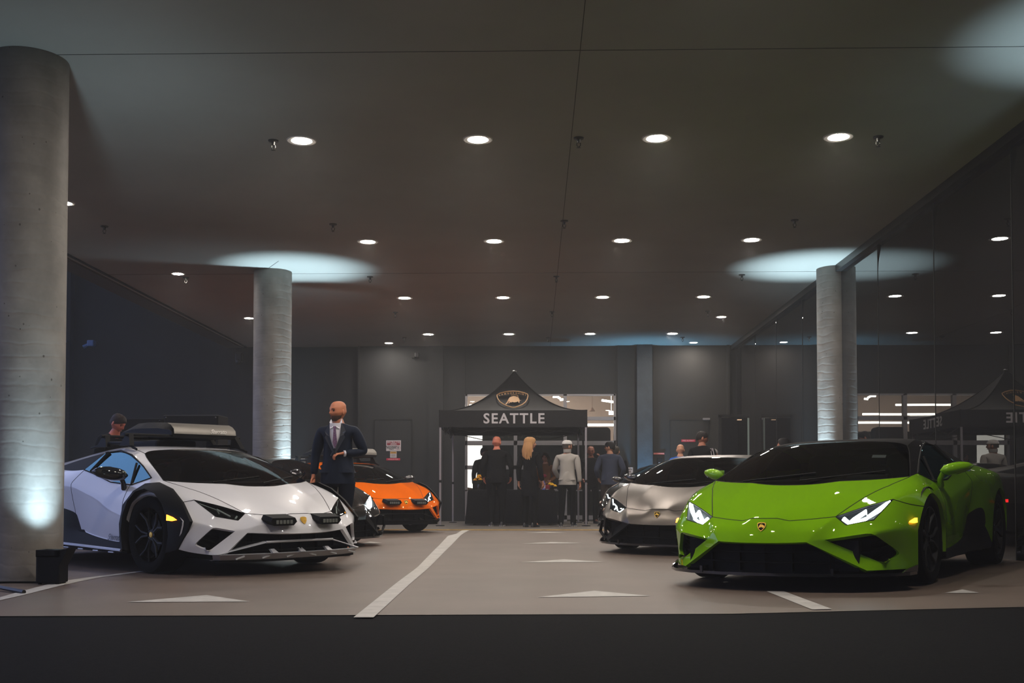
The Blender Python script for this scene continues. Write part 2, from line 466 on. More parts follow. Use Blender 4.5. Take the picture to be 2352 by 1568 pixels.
# neighbouring building beyond the open side, set back
mb = MB(); mb.box((-19.5, 28.2, 4.6), (24.2, .6, 9.4)); mb.box((-8.0, 27.6, 2.5), (.8, 1.2, 5.2)); mb.box((-12.2, 27.8, 4.6), (.5, .3, 9.2)); nb = struct(mb.build('wall_neighbour', M_neighbour))
mb = MB(); mb.box((-60, 10, -.3), (70, 60, .05)); mb.box((20, 60, -.4), (120, 60, .05)); struct(mb.build('ground', M_asphalt))
def on_nb(px, py): return at(px, py, 27.85)
a = on_nb(158, 787); M_blue = mat('blue_light_painted_metal', (.10, .20, .42), .4)  # blue light on these fittings is put into their colour
t = MB(); t.box((a.x - .55, a.y - .15, a.z), (1.2, .30, .05)); t.box((a.x - .5, a.y - .1, a.z - .18), (1.0, .15, .26)); o = t.build('wall_vent', M_blue); tag(o, 'sheet metal hood with blue light in its colour on the dark neighbouring wall beside the front column', 'vent')
a = on_nb(214, 790); t = MB(); t.box((a.x, a.y - .1, a.z), (.18, .2, .16), bev=.03); t.tube([a + Vector((-.1, -.1, -.04)), a + Vector((-.2, -.14, -.1))], .05); o = t.build('security_camera', M_blue); tag(o, 'small box camera with blue light in its colour on the dark neighbouring wall, right of the metal hood', 'camera')
a = at(552, 822, 26.7); t = MB(); t.box((a.x, a.y - .1, a.z), (.16, .18, .22), bev=.02); t.sphere((a.x, a.y - .16, a.z - .12), .07); o = t.build('security_camera', M_dark_frame); tag(o, 'dim wall camera high up, left of the second concrete column', 'camera')
a = at(953, 816, WY); t = MB(); t.box((a.x + .06, a.y - .08, a.z), (.10, .16, .12), bev=.02); t.box((a.x - .04, a.y - .05, a.z), (.07, .1, .14)); o = t.build('security_camera', M_dark_frame); tag(o, 'small dark camera high on the charcoal rear wall above the restricted area sign', 'camera')

# ------------------------------------------------------------------ showroom window and the room behind it
fr = MB(); yF = WY + .04
def vbar(px, w, z0=0.0, z1=None): fr.box((wx(px), yF, (z0 + (z1 or ZT)) / 2), (w, .12, (z1 or ZT) - z0))
def hbar(py, h, x0=None, x1=None): fr.box((((x0 if x0 is not None else X0) + (x1 or X1)) / 2, yF, wz(py)), ((x1 or X1) - (x0 if x0 is not None else X0), .12, h))
vbar(1071, .055); vbar(1412, .055); vbar(1184, .085); vbar(1298, .085)
hbar(907, .04); hbar(961, .085); hbar(1017, .11); hbar(1073, .095); hbar(1126, .03); hbar(1188, .10); 
window = struct(fr.build('window_1', M_alu))
gl = MB(); gl.box(((X0 + X1) / 2, WY + .05, ZT / 2), (X1 - X0, .008, ZT)); gl.build('pane', glass_mat('clear_glass', .92, 1.35), window)
M_int_wall = mat('interior_white', (.75, .70, .66), .7); M_int_ceil = mat('interior_ceiling', (.42, .32, .28), .8); M_int_dark = mat('interior_dark', (.012, .012, .012), .8)
mb = MB(); IY = 36.0
mb.box((-1.0, IY, 2.2), (12, .1, 4.4)); mb.box((-6.9, (WY + .35 + IY) / 2, 2.2), (.1, IY - WY - .35, 4.4)); mb.box((4.95, (WY + .35 + IY) / 2, 2.2), (.1, IY - WY - .35, 4.4)); struct(mb.build('wall_showroom', M_int_wall))
mb = MB(); mb.box((-1.0, (WY + .35 + IY) / 2, 4.35), (12, IY - WY - .3, .1)); struct(mb.build('ceiling_showroom', M_int_ceil))
mb = MB(); mb.box((-1.0, (WY + .3 + IY) / 2, -.03), (12, IY - WY - .2, .06)); struct(mb.build('floor_showroom', M_int_wall))
M_tube = mat('lit_tube', (1, 1, 1), .5, emit=(1, .93, .86), estr=9)
def tube_lamp(name, label, pts, Y, r=.035):
    t = MB(); t.tube([at(x, y, Y) for x, y in pts], r, n=8); o = t.build(name, M_tube, smooth=40); tag(o, label, 'lamp'); return o
YI = 30.0
tube_lamp('tube_light', 'short curved white tube light seen through the window just right of the canopy roof', [(1270, 911), (1280, 911), (1287, 915)], YI, .03)
tube_lamp('tube_light', 'tiny white tube light under the curved one in the showroom window', [(1286, 918), (1294, 917)], YI, .03)
tube_lamp('tube_light', 'slanting white tube light in the upper right window pane', [(1382, 919), (1410, 923)], YI, .03)
tube_lamp('tube_light', 'long horizontal white tube light across the middle right window pane', [(1350, 975.5), (1410, 975.5)], 29.0, .03)
for lb, xa, xb, z in (('highest', -.16, -1.8, 3.12), ('middle', .84, -1.26, 2.86), ('lowest', 1.11, -.5, 2.63)):
    t = MB(); t.tube([(xa, 30, z), (xb, 30, z)], .03, n=8); o = t.build('tube_light', M_tube, smooth=40); tag(o, 'long showroom tube light, %s of the three mirrored in the dark glass side' % lb, 'lamp', 'long tube lights behind the canopy')
t = MB(); a = at(1404, 948, 29.5); t.box(a, (.13, .1, .09)); t.tube([a, Vector((a.x, a.y, 4.3))], .006, n=6); o = t.build('pendant_light', M_tube); tag(o, 'small square white pendant lamp hanging at the right edge of the window', 'lamp')
t = MB(); a = at(1360, 940, 30.5); t.lathe([(.09, -.05), (.02, .05)], c=a, n=16); t.tube([a, Vector((a.x, a.y, 4.3))], .006, n=6); o = t.build('pendant_light', M_int_ceil); tag(o, 'unlit dusky cone pendant hanging in the upper right window pane', 'lamp')
t = MB(); a0, a1 = at(1108, 1010, 27.6), at(1400, 1010, 27.6); zt = at(1176, 1010, 27.6).z + .20; t.box(((a0.x + a1.x) / 2, 27.6, zt / 2), (a1.x - a0.x, .06, zt)); o = t.build('display_partition', M_int_dark); tag(o, 'tall black display partition standing behind the window mullions', 'partition')
t = MB(); a0, a1 = at(1074, 1000, 30), at(1108, 1000, 30); t.box(((a0.x + a1.x) / 2 - .5, 31, 1.2), (2.6, .04, 3.4), bev=.01); o = t.build('glowing_wall_panel', mat('glowing_white_wall', (1, 1, 1), .5, emit=(1, .93, .88), estr=1.6)); tag(o, 'bright white wall panel with an added glow inside the window at its left end', 'panel')  # white wall whose brightness is added as a glow
t = MB(); a = at(1082, 1100, 29.2)
t.prism([Vector((a.x - 2.2, 28.6, .12)), Vector((a.x + .28, 28.6, .12)), Vector((a.x + .36, 28.6, .55)), Vector((a.x + .1, 28.6, .82)), Vector((a.x - .35, 28.6, .9)), Vector((a.x - .8, 28.6, 1.28)), Vector((a.x - 2.0, 28.6, 1.3))], (0, 1.7, 0)); o = t.build('display_car', M_white_paint); tag(o, 'white car parked indoors, only its nose showing at the lower left window', 'car')
for yy in (28.6,):
    w = MB(); w.prism([Vector((a.x - .40, yy - .01, .92)), Vector((a.x - .8, yy - .01, 1.22)), Vector((a.x - 1.8, yy - .01, 1.23)), Vector((a.x - 1.8, yy - .01, .92))], (0, .02, 0)); w.build('side_window', M_gloss_black, o)
    w = MB(); w.lathe([(.0, 0), (.33, 0), (.33, .24), (0, .24)], c=(a.x - .25, yy - .02, .33), n=28, axis='Y'); w.build('wheel', M_rubber, o)
la = bpy.data.lights.new('showroom_fill_light', 'AREA'); la.shape = 'RECTANGLE'; la.size = 5; la.size_y = 4; la.energy = 170; la.color = (1, .72, .60)  # added warm fill that brightens the room behind the window
lo = bpy.data.objects.new('showroom_fill_light', la); COL.objects.link(lo); lo.location = (-1.0, 32.5, 4.25)
# rounded black header of the second canopy behind the tent
t = MB(); a0, a1 = at(1330, 981, 25.9), at(1402.5, 1011, 25.9); r_ = .10; P = []
for cx, cz_, s0 in ((a1.x - r_, a0.z - r_, 0), (a0.x, a0.z - r_, 1)):
    for k in range(7): P.append(Vector((cx + (r_ * cos(pi / 2 * (k / 6)) if s0 == 0 else 0), 25.9, cz_ + (r_ * sin(pi / 2 * (k / 6)) if s0 == 0 else (r_ if k else r_)))))
P = P[:7] + [Vector((a0.x, 25.9, a0.z)), Vector((a0.x, 25.9, a1.z)), Vector((a1.x, 25.9, a1.z))]
t.prism(P, (0, .25, 0)); t.tube([Vector((a0.x + .1, 26.02, 0)), Vector((a0.x + .1, 26.02, a1.z))], .02); o = t.build('banner_stand', M_fabric_black); tag(o, 'black rounded banner header on a pole, right behind the canopy', 'banner')

# ------------------------------------------------------------------ glazed side: dark glass panes with thin black joints
M_curtain = mat('dark_curtain_glass', (.010, .010, .011), .0, spec=.62)
ys_j = [26.4, 24.22, 22.1, 19.95, 17.75, 15.55, 13.38, 11.2, 9.03, 6.86, 4.7, 2.5, .3, -1.0]
rnd = random.Random(3)
for k, (ya, yb) in enumerate(zip(ys_j, ys_j[1:])):
    t = MB(); n_ = 8; rows = []
    ay, az = rnd.uniform(-.0012, .0012), rnd.uniform(-.0008, .0008)
    z0 = -.13; z1 = CZ
    for i in range(n_ + 1):
        yy = ya + (yb - ya) * i / n_; row = []
        for jj in range(n_ + 1):
            zz = z0 + (z1 - z0) * jj / n_
            u, v = i / n_ * 2 - 1, jj / n_ * 2 - 1
            row.append(Vector((GX + ay * u + az * v * 2 + .0012 * (u * u - 1) * (v * v - 1), yy, zz)))
        rows.append(row)
    t.grid(rows); t.grid([[p + Vector((.02, 0, 0)) for p in r2] for r2 in rows])
    t.add([rows[0][0], rows[0][-1], rows[0][-1] + Vector((.02, 0, 0)), rows[0][0] + Vector((.02, 0, 0))], [(0, 1, 2, 3)])
    o = struct(t.build('window_%d' % (k + 2), M_curtain, smooth=60))
    t = MB(); t.box((GX + .004, yb, CZ / 2 - .06), (.018, .014, CZ + .1)); t.build('mullion', M_wall_dark, o)
mb = MB(); mb.box((GX + .16, (-1.0 + WY) / 2, CZ / 2 - .1), (.2, WY + 1.0, CZ + .3)); struct(mb.build('wall_right', M_wall_dark))
# entrance lobby door at the far right corner
t = MB(); a = at(1718, 1000, 24.2); zt = at(1718, 960, 24.2).z
t.box((a.x - .30, 24.2, zt / 2), (.62, .05, zt), bev=.005); o = t.build('glass_door', M_dark_glass); tag(o, 'dark glass entrance door standing open by the rear right corner', 'door')
MB().box((a.x, 24.17, zt / 2), (.035, .06, zt)).build('door_edge', mat('pale_green_edge', (.30, .38, .36), .3), o)
MB().box((a.x - .07, 24.14, 1.05), (.02, .04, .35)).build('door_handle', M_chrome, o)
t = MB(); t.box((a.x - .62, 24.2, zt / 2 + .03), (.06, .08, zt + .06)); t.box((a.x - .31, 24.2, zt + .05), (.70, .08, .06)); t.build('door_frame', M_dark_frame, o)
a = at(1698, 964, 24.15); t = MB().box((a.x, 24.13, a.z), (.09, .06, .02)); t2 = t.build('exit_light', mat('dim_amber_strip', (.9, .6, .4), .5, emit=(1, .7, .45), estr=.35)); tag(t2, 'little warm strip light above the dark glass entrance door', 'lamp')

# ------------------------------------------------------------------ recessed ceiling lights
def downlight(x, y, ro=.155, ri=.105, label='', group='recessed ceiling lights in rows', mt=None):
    root = empty('ceiling_light', (x, y, CZ)); tag(root, label, 'ceiling light', group)
    t = MB(); t.lathe([(ri, .0), (ri, -.008), (ro - .01, -.010), (ro, -.002), (ro, .002)], n=40); t.build('trim_ring', M_trim_white, root, smooth=30)
    l = MB(); l.lathe([(.0001, -.012), (ri * .6, -.011), (ri, -.006), (ri, .0)], n=32, axis='Z'); l.build('lens', mt or M_lens_on, root, smooth=30)
    return root
ROWN = ['nearest', 'second', 'third', 'farthest']; COLN = ['far left', 'centre left', 'centre right', 'far right']
for r_i, yy in enumerate((11.16, 15.65, 20.12, 24.67)):
    for c_i, xx in enumerate((-2.42, -.585, 1.263, 3.13)):
        downlight(xx, yy, label='round recessed light, %s of four in the %s row from the camera' % (COLN[c_i], ROWN[r_i]))
for k, yy in enumerate((13.5, 17.85, 22.35)):
    downlight(-5.92, yy, .12, .085, label='small recessed light of the open left edge line, %s' % ('nearest, half behind the column', 'middle one', 'farthest one')[k], group='recessed lights along the left edge')
for px, py, txt in ((893, 785, 'above the left rear wall bay'), (1593, 786, 'above the right rear wall bay'), (1657, 727, 'close to the dark glass side')):
    Y = 3.7 * FPX / (1140 - py); p = at(px, py, Y)
    downlight(p.x, Y, .12, .085, label='small round recessed light near the rear wall, %s' % txt, group='small lights by the rear wall')

for r_i, yy in enumerate((6.67,)):
    for k, xx in enumerate((-2.42, -.585, 1.263, 3.13)):
        downlight(xx, yy, label='round recessed light overhead, %s of its row, %s' % (COLN[k], ('just before the view', 'above the road edge')[r_i]))

# sprinkler heads
spr = [(628, 317), (1329, 316), (2017, 318), (240, 516), (765, 514), (1296, 509), (1825, 510), (427, 637), (850, 637), (1278, 638), (1704, 636), (908, 720), (1268, 720), (1626, 720), (929, 779), (1259, 780), (1568, 780)]
proto = None
near = ['beside the first ceiling light', 'between the third and fourth ceiling light', 'right of the last ceiling light']
for k, (px, py) in enumerate(spr):
    Y = 3.7 * FPX / (1140 - py + 6); p = at(px, py - 6, Y)
    if proto is None:
        t = MB(); t.lathe([(.0001, .0), (.055, .0), (.05, -.012), (.02, -.016), (.014, -.05), (.0001, -.05)], n=20); proto = t.build('sprinkler', M_sprinkler, smooth=30)
        t = MB(); t.tube([(-.018, 0, -.05), (-.02, 0, -.075), (0, 0, -.10)], .005, n=6); t.tube([(.018, 0, -.05), (.02, 0, -.075), (0, 0, -.10)], .005, n=6); t.lathe([(.0001, -.10), (.024, -.102), (.0001, -.106)], n=14); t.build('deflector', M_sprinkler, proto)
        o = proto
    else: o = copy_tree(proto)
    o.location = (p.x, Y, CZ)
    rown = 'front' if py < 400 else 'second' if py < 560 else 'third' if py < 680 else 'fourth' if py < 760 else 'rearmost'
    pos = ['leftmost', 'second from the left', 'third from the left', 'rightmost']
    same = [q for q in spr if abs(q[1] - py) < 12]; same.sort(); i_ = same.index((px, py)); pn = 'leftmost' if i_ == 0 else ('rightmost' if i_ == len(same) - 1 else pos[i_])
    tag(o, 'small dark ceiling sprinkler head, %s of the %s row' % (pn, rown), 'sprinkler', 'sprinkler heads on the ceiling')

# ------------------------------------------------------------------ uplights at the columns
M_uplens = mat('lit_cool_lens', (1, 1, 1), .5, emit=(.72, .92, 1.0), estr=12)
def uplight(x, y, rz, tx, ty, label, watts=UPLIGHT_WATTS, col=(.56, .82, 1.0), beam=40, wide=120):
    z = gz(x, y); root = empty('uplight', (x, y, z), rz); tag(root, label, 'uplight', 'battery uplights at the columns')
    t = MB(); t.box((0, 0, .125), (.19, .17, .23), bev=.012)
    for a, b_, c_, d_ in ((0, -.08, .19, .01), (0, .08, .19, .01), (-.09, 0, .01, .17), (.09, 0, .01, .17)): t.box((a, b_, .245), (c_, d_, .055))
    t.build('housing', M_black, root)
    t = MB(); t.prism([Vector((.06, -.085, .262)), Vector((.16, -.085, .285)), Vector((.095, -.085, .15))], (0, .17, 0)); t.build('yoke', M_black, root)
    t = MB()
    for a in (-.07, .07):
        for b_ in (-.06, .06): t.lathe([(.0001, 0), (.014, 0), (.014, .012), (.0001, .012)], c=(a, b_, 0), n=10)
    t.build('foot', M_rubber, root)
    t = MB(); t.lathe([(.0001, .2435), (.06, .2435), (.06, .238)], n=20); t.build('lens', M_uplens, root)
    for wt, an, tz in ((watts, beam, None), (wide, 84, .55)):      # a narrow beam to the ceiling and a wide one on the column
        ld = bpy.data.lights.new('uplight_lamp', 'SPOT'); ld.energy = wt; ld.color = col; ld.spot_size = radians(an); ld.spot_blend = 1.0; ld.shadow_soft_size = .03
        lo = bpy.data.objects.new('uplight_lamp', ld); COL.objects.link(lo); lo.parent = root; lo.location = (0, 0, .275)
        d = Vector((tx - x, ty - y, tz)) if tz else Vector((0, 0, 1)); lo.rotation_mode = 'QUATERNION'; lo.rotation_quaternion = Matrix.Rotation(-rz, 4, 'Z').to_quaternion() @ d.to_track_quat('-Z', 'Y')
    return root
uplight(-3.845, 8.62, 0, -3.98, 8.80, 'black box uplight on the floor in front of the near left column', 70, beam=80, wide=110)
uplight(-3.90, 17.55, .3, -4.04, 17.62, 'black box uplight at the second column, behind the white car')
uplight(4.50, 17.52, -.3, 4.68, 17.64, 'black box uplight at the concrete column standing in the glass wall')
uplight(4.64, 8.66, -.3, 4.76, 8.80, 'black box uplight at the right hand column beyond the frame', 800, beam=38, wide=60)
uplight(2.68, WY - .36, 0, 2.68, WY - .24, 'black box uplight below the blue-lit pilaster on the rear wall', 250, (.22, .60, 1.0), beam=40, wide=420)
# flat stand leg and cable on the floor at the near column
t = MB(); p0 = at(-20, 1352, 8.1); p1 = at(55, 1371, 7.8); p0.z = gz(p0.x, p0.y) + .03; p1.z = gz(p1.x, p1.y) + .012; t.tube([p0, p1], .016, n=8); o = t.build('stand_leg', M_dark_frame); tag(o, 'thin dark stand leg lying on the floor at the left edge by the column', 'stand')
t = MB(); P = [Vector((x, y, gz(x, y) + .008)) for x, y in ((-4.7, 8.55), (-4.45, 8.60), (-4.2, 8.66), (-3.95, 8.66))]; t.tube(P, .008, n=6); o = t.build('power_cable', M_rubber); tag(o, 'black cable running along the floor to the near uplight', 'cable')
# ------------------------------------------------------------------ low wedge shaped sports car, nose towards -Y, origin on the ground under the front axle
TYRE_R = .34
def car_cage(kind):
    V = dict(
    n0=(0, -1.075, .345), n1=(.17, -1.07, .346), n2=(.334, -1.035, .353), n3=(.446, -.972, .368), n4=(.738, -.828, .416), n5=(.90, -.62, .445), AR1=(.955, -.43, .42),
    m0=(0, -1.045, .43), m1=(.18, -1.035, .43), m2=(.405, -.968, .447), f0=(0, -.965, .520), fa=(.095, -.962, .521), f1=(.18, -.940, .500), f2=(.33, -.885, .513),
    i=(.478, -.81, .528), a=(.808, -.52, .648), b=(.728, -.735, .505), c=(.555, -.82, .468), t=(.65, -.66, .60),
    h10=(0, -.80, .603), h11=(.18, -.79, .60), h12=(.40, -.76, .585), h20=(0, -.58, .687), h21=(.17, -.575, .686), h22=(.375, -.55, .702),
    s1=(.605, -.53, .668), s2=(.71, -.27, .752), s3=(.805, -.0, .818),
    h30=(0, -.36, .765), h31=(.17, -.35, .766), h32=(.355, -.31, .790), h33=(.60, -.17, .797),
    v1=(.89, -.585, .525), k1=(.885, -.30, .722), k2=(.90, 0, .795), k3=(.902, .28, .762), w0=(.812, .19, .845), w1=(.872, .44, .780),
    AR2=(.965, -.305, .60), AR3=(.955, 0, .732), AR4=(.96, .29, .61), AR5=(.965, .41, .40), AR6=(.95, .425, .2), AR0=(.95, -.43, .15),
    g1=(.70, -.835, .148), g2=(.785, -.715, .192), o1=(.872, -.585, .262), g3=(.865, -.63, .148),
    c1=(.94, .44, .632), d1=(.955, .44, .42), l1=(.93, .44, .232), c2=(.945, .80, .662), d2=(.95, .8, .44), l2=(.925, .8, .256), c3=(.94, 1.17, .706), d3=(.935, 1.15, .46), l3=(.915, 1.13, .29),
    c4=(.95, 1.5, .79), d4=(.905, 1.46, .5), l4=(.89, 1.38, .33), w2=(.892, .80, .806), w3=(.885, 1.17, .893), w4=(.875, 1.36, .928),
    u1=(.765, .42, .955), u2=(.715, .72, 1.068), u3=(.675, 1.0, 1.115), u4=(.685, 1.29, 1.10), v5=(.715, 1.73, 1.045), v6=(.775, 2.17, .955), x5=(.875, 1.68, .912),
    ws1=(.715, .36, .968), ws2=(.615, .73, 1.10), r3=(.60, 1.0, 1.16), r4=(.60, 1.32, 1.148), r5=(.61, 1.73, 1.107), r6=(.62, 2.2, 1.045), r7=(.63, 2.6, .99), r8=(.62, 3.08, .94), r9=(.60, 3.36, .92),
    q10=(0, .12, .985), q11=(.34, .145, .978), q12=(.56, .24, .972), q20=(0, .60, 1.14), q21=(.33, .62, 1.135), q22=(.50, .665, 1.12),
    p10=(0, 1.0, 1.18), p11=(.33, 1.0, 1.177), p12=(.49, 1.0, 1.170), p20=(0, 1.33, 1.168), p21=(.33, 1.33, 1.166), p22=(.48, 1.32, 1.158),
    p30=(0, 1.73, 1.10), p31=(.3, 1.73, 1.10), p32=(.47, 1.73, 1.09), p40=(0, 2.2, 1.03), p41=(.3, 2.2, 1.03), p42=(.48, 2.2, 1.02),
    p50=(0, 2.6, .975), p51=(.3, 2.6, .975), p52=(.48, 2.6, .97), p60=(0, 3.08, .935), p61=(.3, 3.08, .935), p62=(.48, 3.08, .935), p70=(0, 3.40, .925), p71=(.3, 3.40, .925), p72=(.48, 3.39, .925),
    r7x=(.76, 2.6, .955), r8x=(.77, 3.08, .92), r9x=(.76, 3.34, .90),
    S5=(.972, 1.9, .83), S6=(.965, 2.25, .868), S7=(.955, 2.62, .878), S8=(.925, 3.05, .862), S9=(.87, 3.31, .83),
    e5=(.975, 1.88, .60), e6=(.96, 1.95, .38), RA0=(.965, 2.19, .19), RA1=(.975, 2.205, .42), RA2=(.975, 2.33, .655), RA3=(.972, 2.62, .765), RA4=(.965, 2.92, .65), RA5=(.955, 3.035, .42), RA6=(.93, 3.05, .24),
    t0=(0, 3.45, .70), t1=(.3, 3.45, .70), t2=(.48, 3.44, .70), t3=(.61, 3.43, .70), t4=(.76, 3.40, .69), t5=(.895, 3.33, .64), t6=(.905, 3.31, .42), t7=(.88, 3.28, .26),
    b0=(0, 3.46, .42), b1=(.3, 3.46, .42), b2=(.48, 3.45, .42), b3=(.61, 3.44, .42), b4=(.77, 3.40, .42), y0=(0, 3.38, .22), y1=(.3, 3.38, .22), y2=(.48, 3.37, .22), y3=(.61, 3.36, .22), y4=(.77, 3.34, .22),
    z1=(.955, .43, .165), z2=(.955, .8, .175), z3=(.955, 1.15, .187), z4=(.958, 1.55, .20), z5=(.965, 2.15, .17))
    if kind == 'rally':
        V.update(n2=(.53, -.925, .362), n3=(.615, -.865, .378), n1=(.25, -1.055, .348), n4=(.775, -.775, .415), n5=(.915, -.63, .46), g1=(.735, -.865, .165), g2=(.81, -.755, .205), o1=(.895, -.66, .262), g3=(.90, -.62, .19), AR0=(.965, -.50, .225), AR1=(.972, -.66, .465))
        V['AR2'] = (.962, -.36, .63)
        for k in ('AR1',): V[k] = (.965, -.60, .465)
    F = [
    ('hood', 'f0 h10 h11 fa'), ('hood', 'fa h11 f1'), ('hood', 'f1 h11 h12 f2'), ('hood', 'f2 h12 i'), ('hood', 'h10 h20 h21 h11'), ('hood', 'h11 h21 h22 h12'), ('hood', 'h12 h22 s1 i'),
    ('hood', 'h20 h30 h31 h21'), ('hood', 'h21 h31 h32 h22'), ('hood', 'h22 h32 h33 s2 s1'), ('hood', 'h33 s3 s2'),
    ('front_bumper', 'f0 fa m1 m0'), ('front_bumper', 'fa f1 m1'), ('front_bumper', 'f1 f2 m2 m1'), ('front_bumper', 'f2 i m2'), ('front_bumper', 'm0 m1 n1 n0'), ('front_bumper', 'm1 m2 n2 n1'),
    ('front_bumper', 'i c n3 m2'), ('front_bumper', 'm2 n3 n2'), ('front_bumper', 'c b n4 n3'), ('front_bumper', 'b v1 n5 n4'), ('front_bumper', 'b a v1'),
    ('bumper_low', 'n2 n3 g2 g1'), ('bumper_low', 'g2 o1 g3 g1'), ('bumper_side', 'n4 n5 o1'), ('bumper_side', 'n5 AR1 AR0 o1'), ('bumper_side', 'o1 AR0 g3'), ('front_bumper', 'a AR2 AR1 v1'), ('front_bumper', 'v1 AR1 n5'),
    ('headlight', 'i t b c'), ('headlight', 't a b'),
    ('front_fender', 'i s1 t'), ('front_fender', 't s1 s2 a'), ('front_fender', 'a s2 k1'), ('front_fender', 's2 s3 k2 k1'), ('front_fender', 's3 w0 k3 k2'), ('front_fender', 'w0 w1 k3'),
    ('front_fender', 'a k1 AR2'), ('front_fender', 'k1 k2 AR3 AR2'), ('front_fender', 'k2 k3 AR4 AR3'), ('front_fender', 'k3 w1 c1 AR4'), ('front_fender', 'AR4 c1 d1 AR5'), ('front_fender', 'AR5 d1 l1 AR6'),
    ('door', 'w1 w2 c2 c1'), ('door', 'w2 w3 c3 c2'), ('door', 'w3 w4 c4 c3'), ('door', 'c1 c2 d2 d1'), ('door', 'c2 c3 d3 d2'), ('door', 'c3 c4 d4 d3'), ('door', 'd1 d2 l2 l1'), ('door', 'd2 d3 l3 l2'), ('door', 'd3 d4 l4 l3'),
    ('side_skirt', 'AR6 l1 z1'), ('side_skirt', 'l1 l2 z2 z1'), ('side_skirt', 'l2 l3 z3 z2'), ('side_skirt', 'l3 l4 z4 z3'), ('side_skirt', 'l4 e6 z5 z4'), ('side_skirt', 'e6 RA0 z5'), ('side_intake', 'l4 d4 e5 e6'),
    ('windshield', 'h30 q10 q11 h31'), ('windshield', 'h31 q11 h32'), ('windshield', 'h32 q11 q12 h33'), ('windshield', 'h33 q12 ws1 s3'), ('windshield', 'q10 q20 q21 q11'), ('windshield', 'q11 q21 q22 q12'), ('windshield', 'q12 q22 ws2 ws1'),
    ('pillar', 's3 ws1 u1 w0'), ('pillar', 'ws1 ws2 u2 u1'), ('pillar', 'ws2 r3 u3 u2'), ('pillar', 'r3 r4 u4 u3'),
    ('roof', 'q20 p10 p11 q21'), ('roof', 'q21 p11 p12 q22'), ('roof', 'q22 p12 r3 ws2'), ('roof', 'p10 p20 p21 p11'), ('roof', 'p11 p21 p22 p12'), ('roof', 'p12 p22 r4 r3'),
    ('rear_fender', 'r4 r5 v5 u4'), ('rear_fender', 'r5 r6 v6 v5'), ('engine_cover', 'p20 p30 p31 p21'), ('engine_cover', 'p21 p31 p32 p22'), ('rear_fender', 'p22 p32 r5 r4'),
    ('engine_cover', 'p30 p40 p41 p31'), ('engine_cover', 'p31 p41 p42 p32'), ('rear_fender', 'p32 p42 r6 r5'), ('engine_cover', 'p40 p50 p51 p41'), ('engine_cover', 'p41 p51 p52 p42'), ('rear_fender', 'p42 p52 r7 r6'),
    ('rear_deck', 'p50 p60 p61 p51'), ('rear_deck', 'p51 p61 p62 p52'), ('rear_fender', 'p52 p62 r8 r7'), ('rear_deck', 'p60 p70 p71 p61'), ('rear_deck', 'p61 p71 p72 p62'), ('rear_fender', 'p62 p72 r9 r8'),
    ('rear_fender', 'r6 r7 r7x v6'), ('rear_fender', 'r7 r8 r8x r7x'), ('rear_fender', 'r8 r9 r9x r8x'), ('rear_fender', 'v6 r7x S7 S6'), ('rear_fender', 'r7x r8x S8 S7'), ('rear_fender', 'r8x r9x S9 S8'),
    ('side_window', 'w0 u1 w1'), ('side_window', 'u1 u2 w2 w1'), ('side_window', 'u2 u3 w3 w2'), ('side_window', 'u3 u4 w4 w3'),
    ('quarter_window', 'u4 v5 x5 w4'), ('quarter_window', 'v5 v6 x5'),
    ('rear_fender', 'w4 x5 S5 c4'), ('rear_fender', 'x5 v6 S6 S5'), ('rear_fender', 'c4 S5 e5 d4'), ('rear_fender', 'S5 S6 RA2 e5'), ('rear_fender', 'S6 S7 RA3 RA2'), ('rear_fender', 'S7 S8 RA4 RA3'), ('rear_fender', 'e5 RA2 RA1 e6'), ('rear_fender', 'e6 RA1 RA0'),
    ('rear_fender', 'S8 S9 t5 RA4'), ('rear_fender', 'RA4 t5 t6 RA5'), ('rear_fender', 'RA5 t6 t7 RA6'),
    ('rear_bumper', 'p70 t0 t1 p71'), ('rear_bumper', 'p71 t1 t2 p72'), ('rear_bumper', 'p72 t2 t3 r9'), ('rear_bumper', 'r9 t3 t4 r9x'), ('rear_bumper', 'r9x t4 t5 S9'),
    ('rear_bumper', 't0 b0 b1 t1'), ('rear_bumper', 't1 b1 b2 t2'), ('rear_bumper', 't2 b2 b3 t3'), ('rear_bumper', 't3 b3 b4 t4'), ('rear_bumper', 't4 b4 t6 t5'),
    ('rear_bumper', 'b0 y0 y1 b1'), ('rear_bumper', 'b1 y1 y2 b2'), ('rear_bumper', 'b2 y2 y3 b3'), ('rear_bumper', 'b3 y3 y4 b4'), ('rear_bumper', 'b4 y4 t7 t6')]
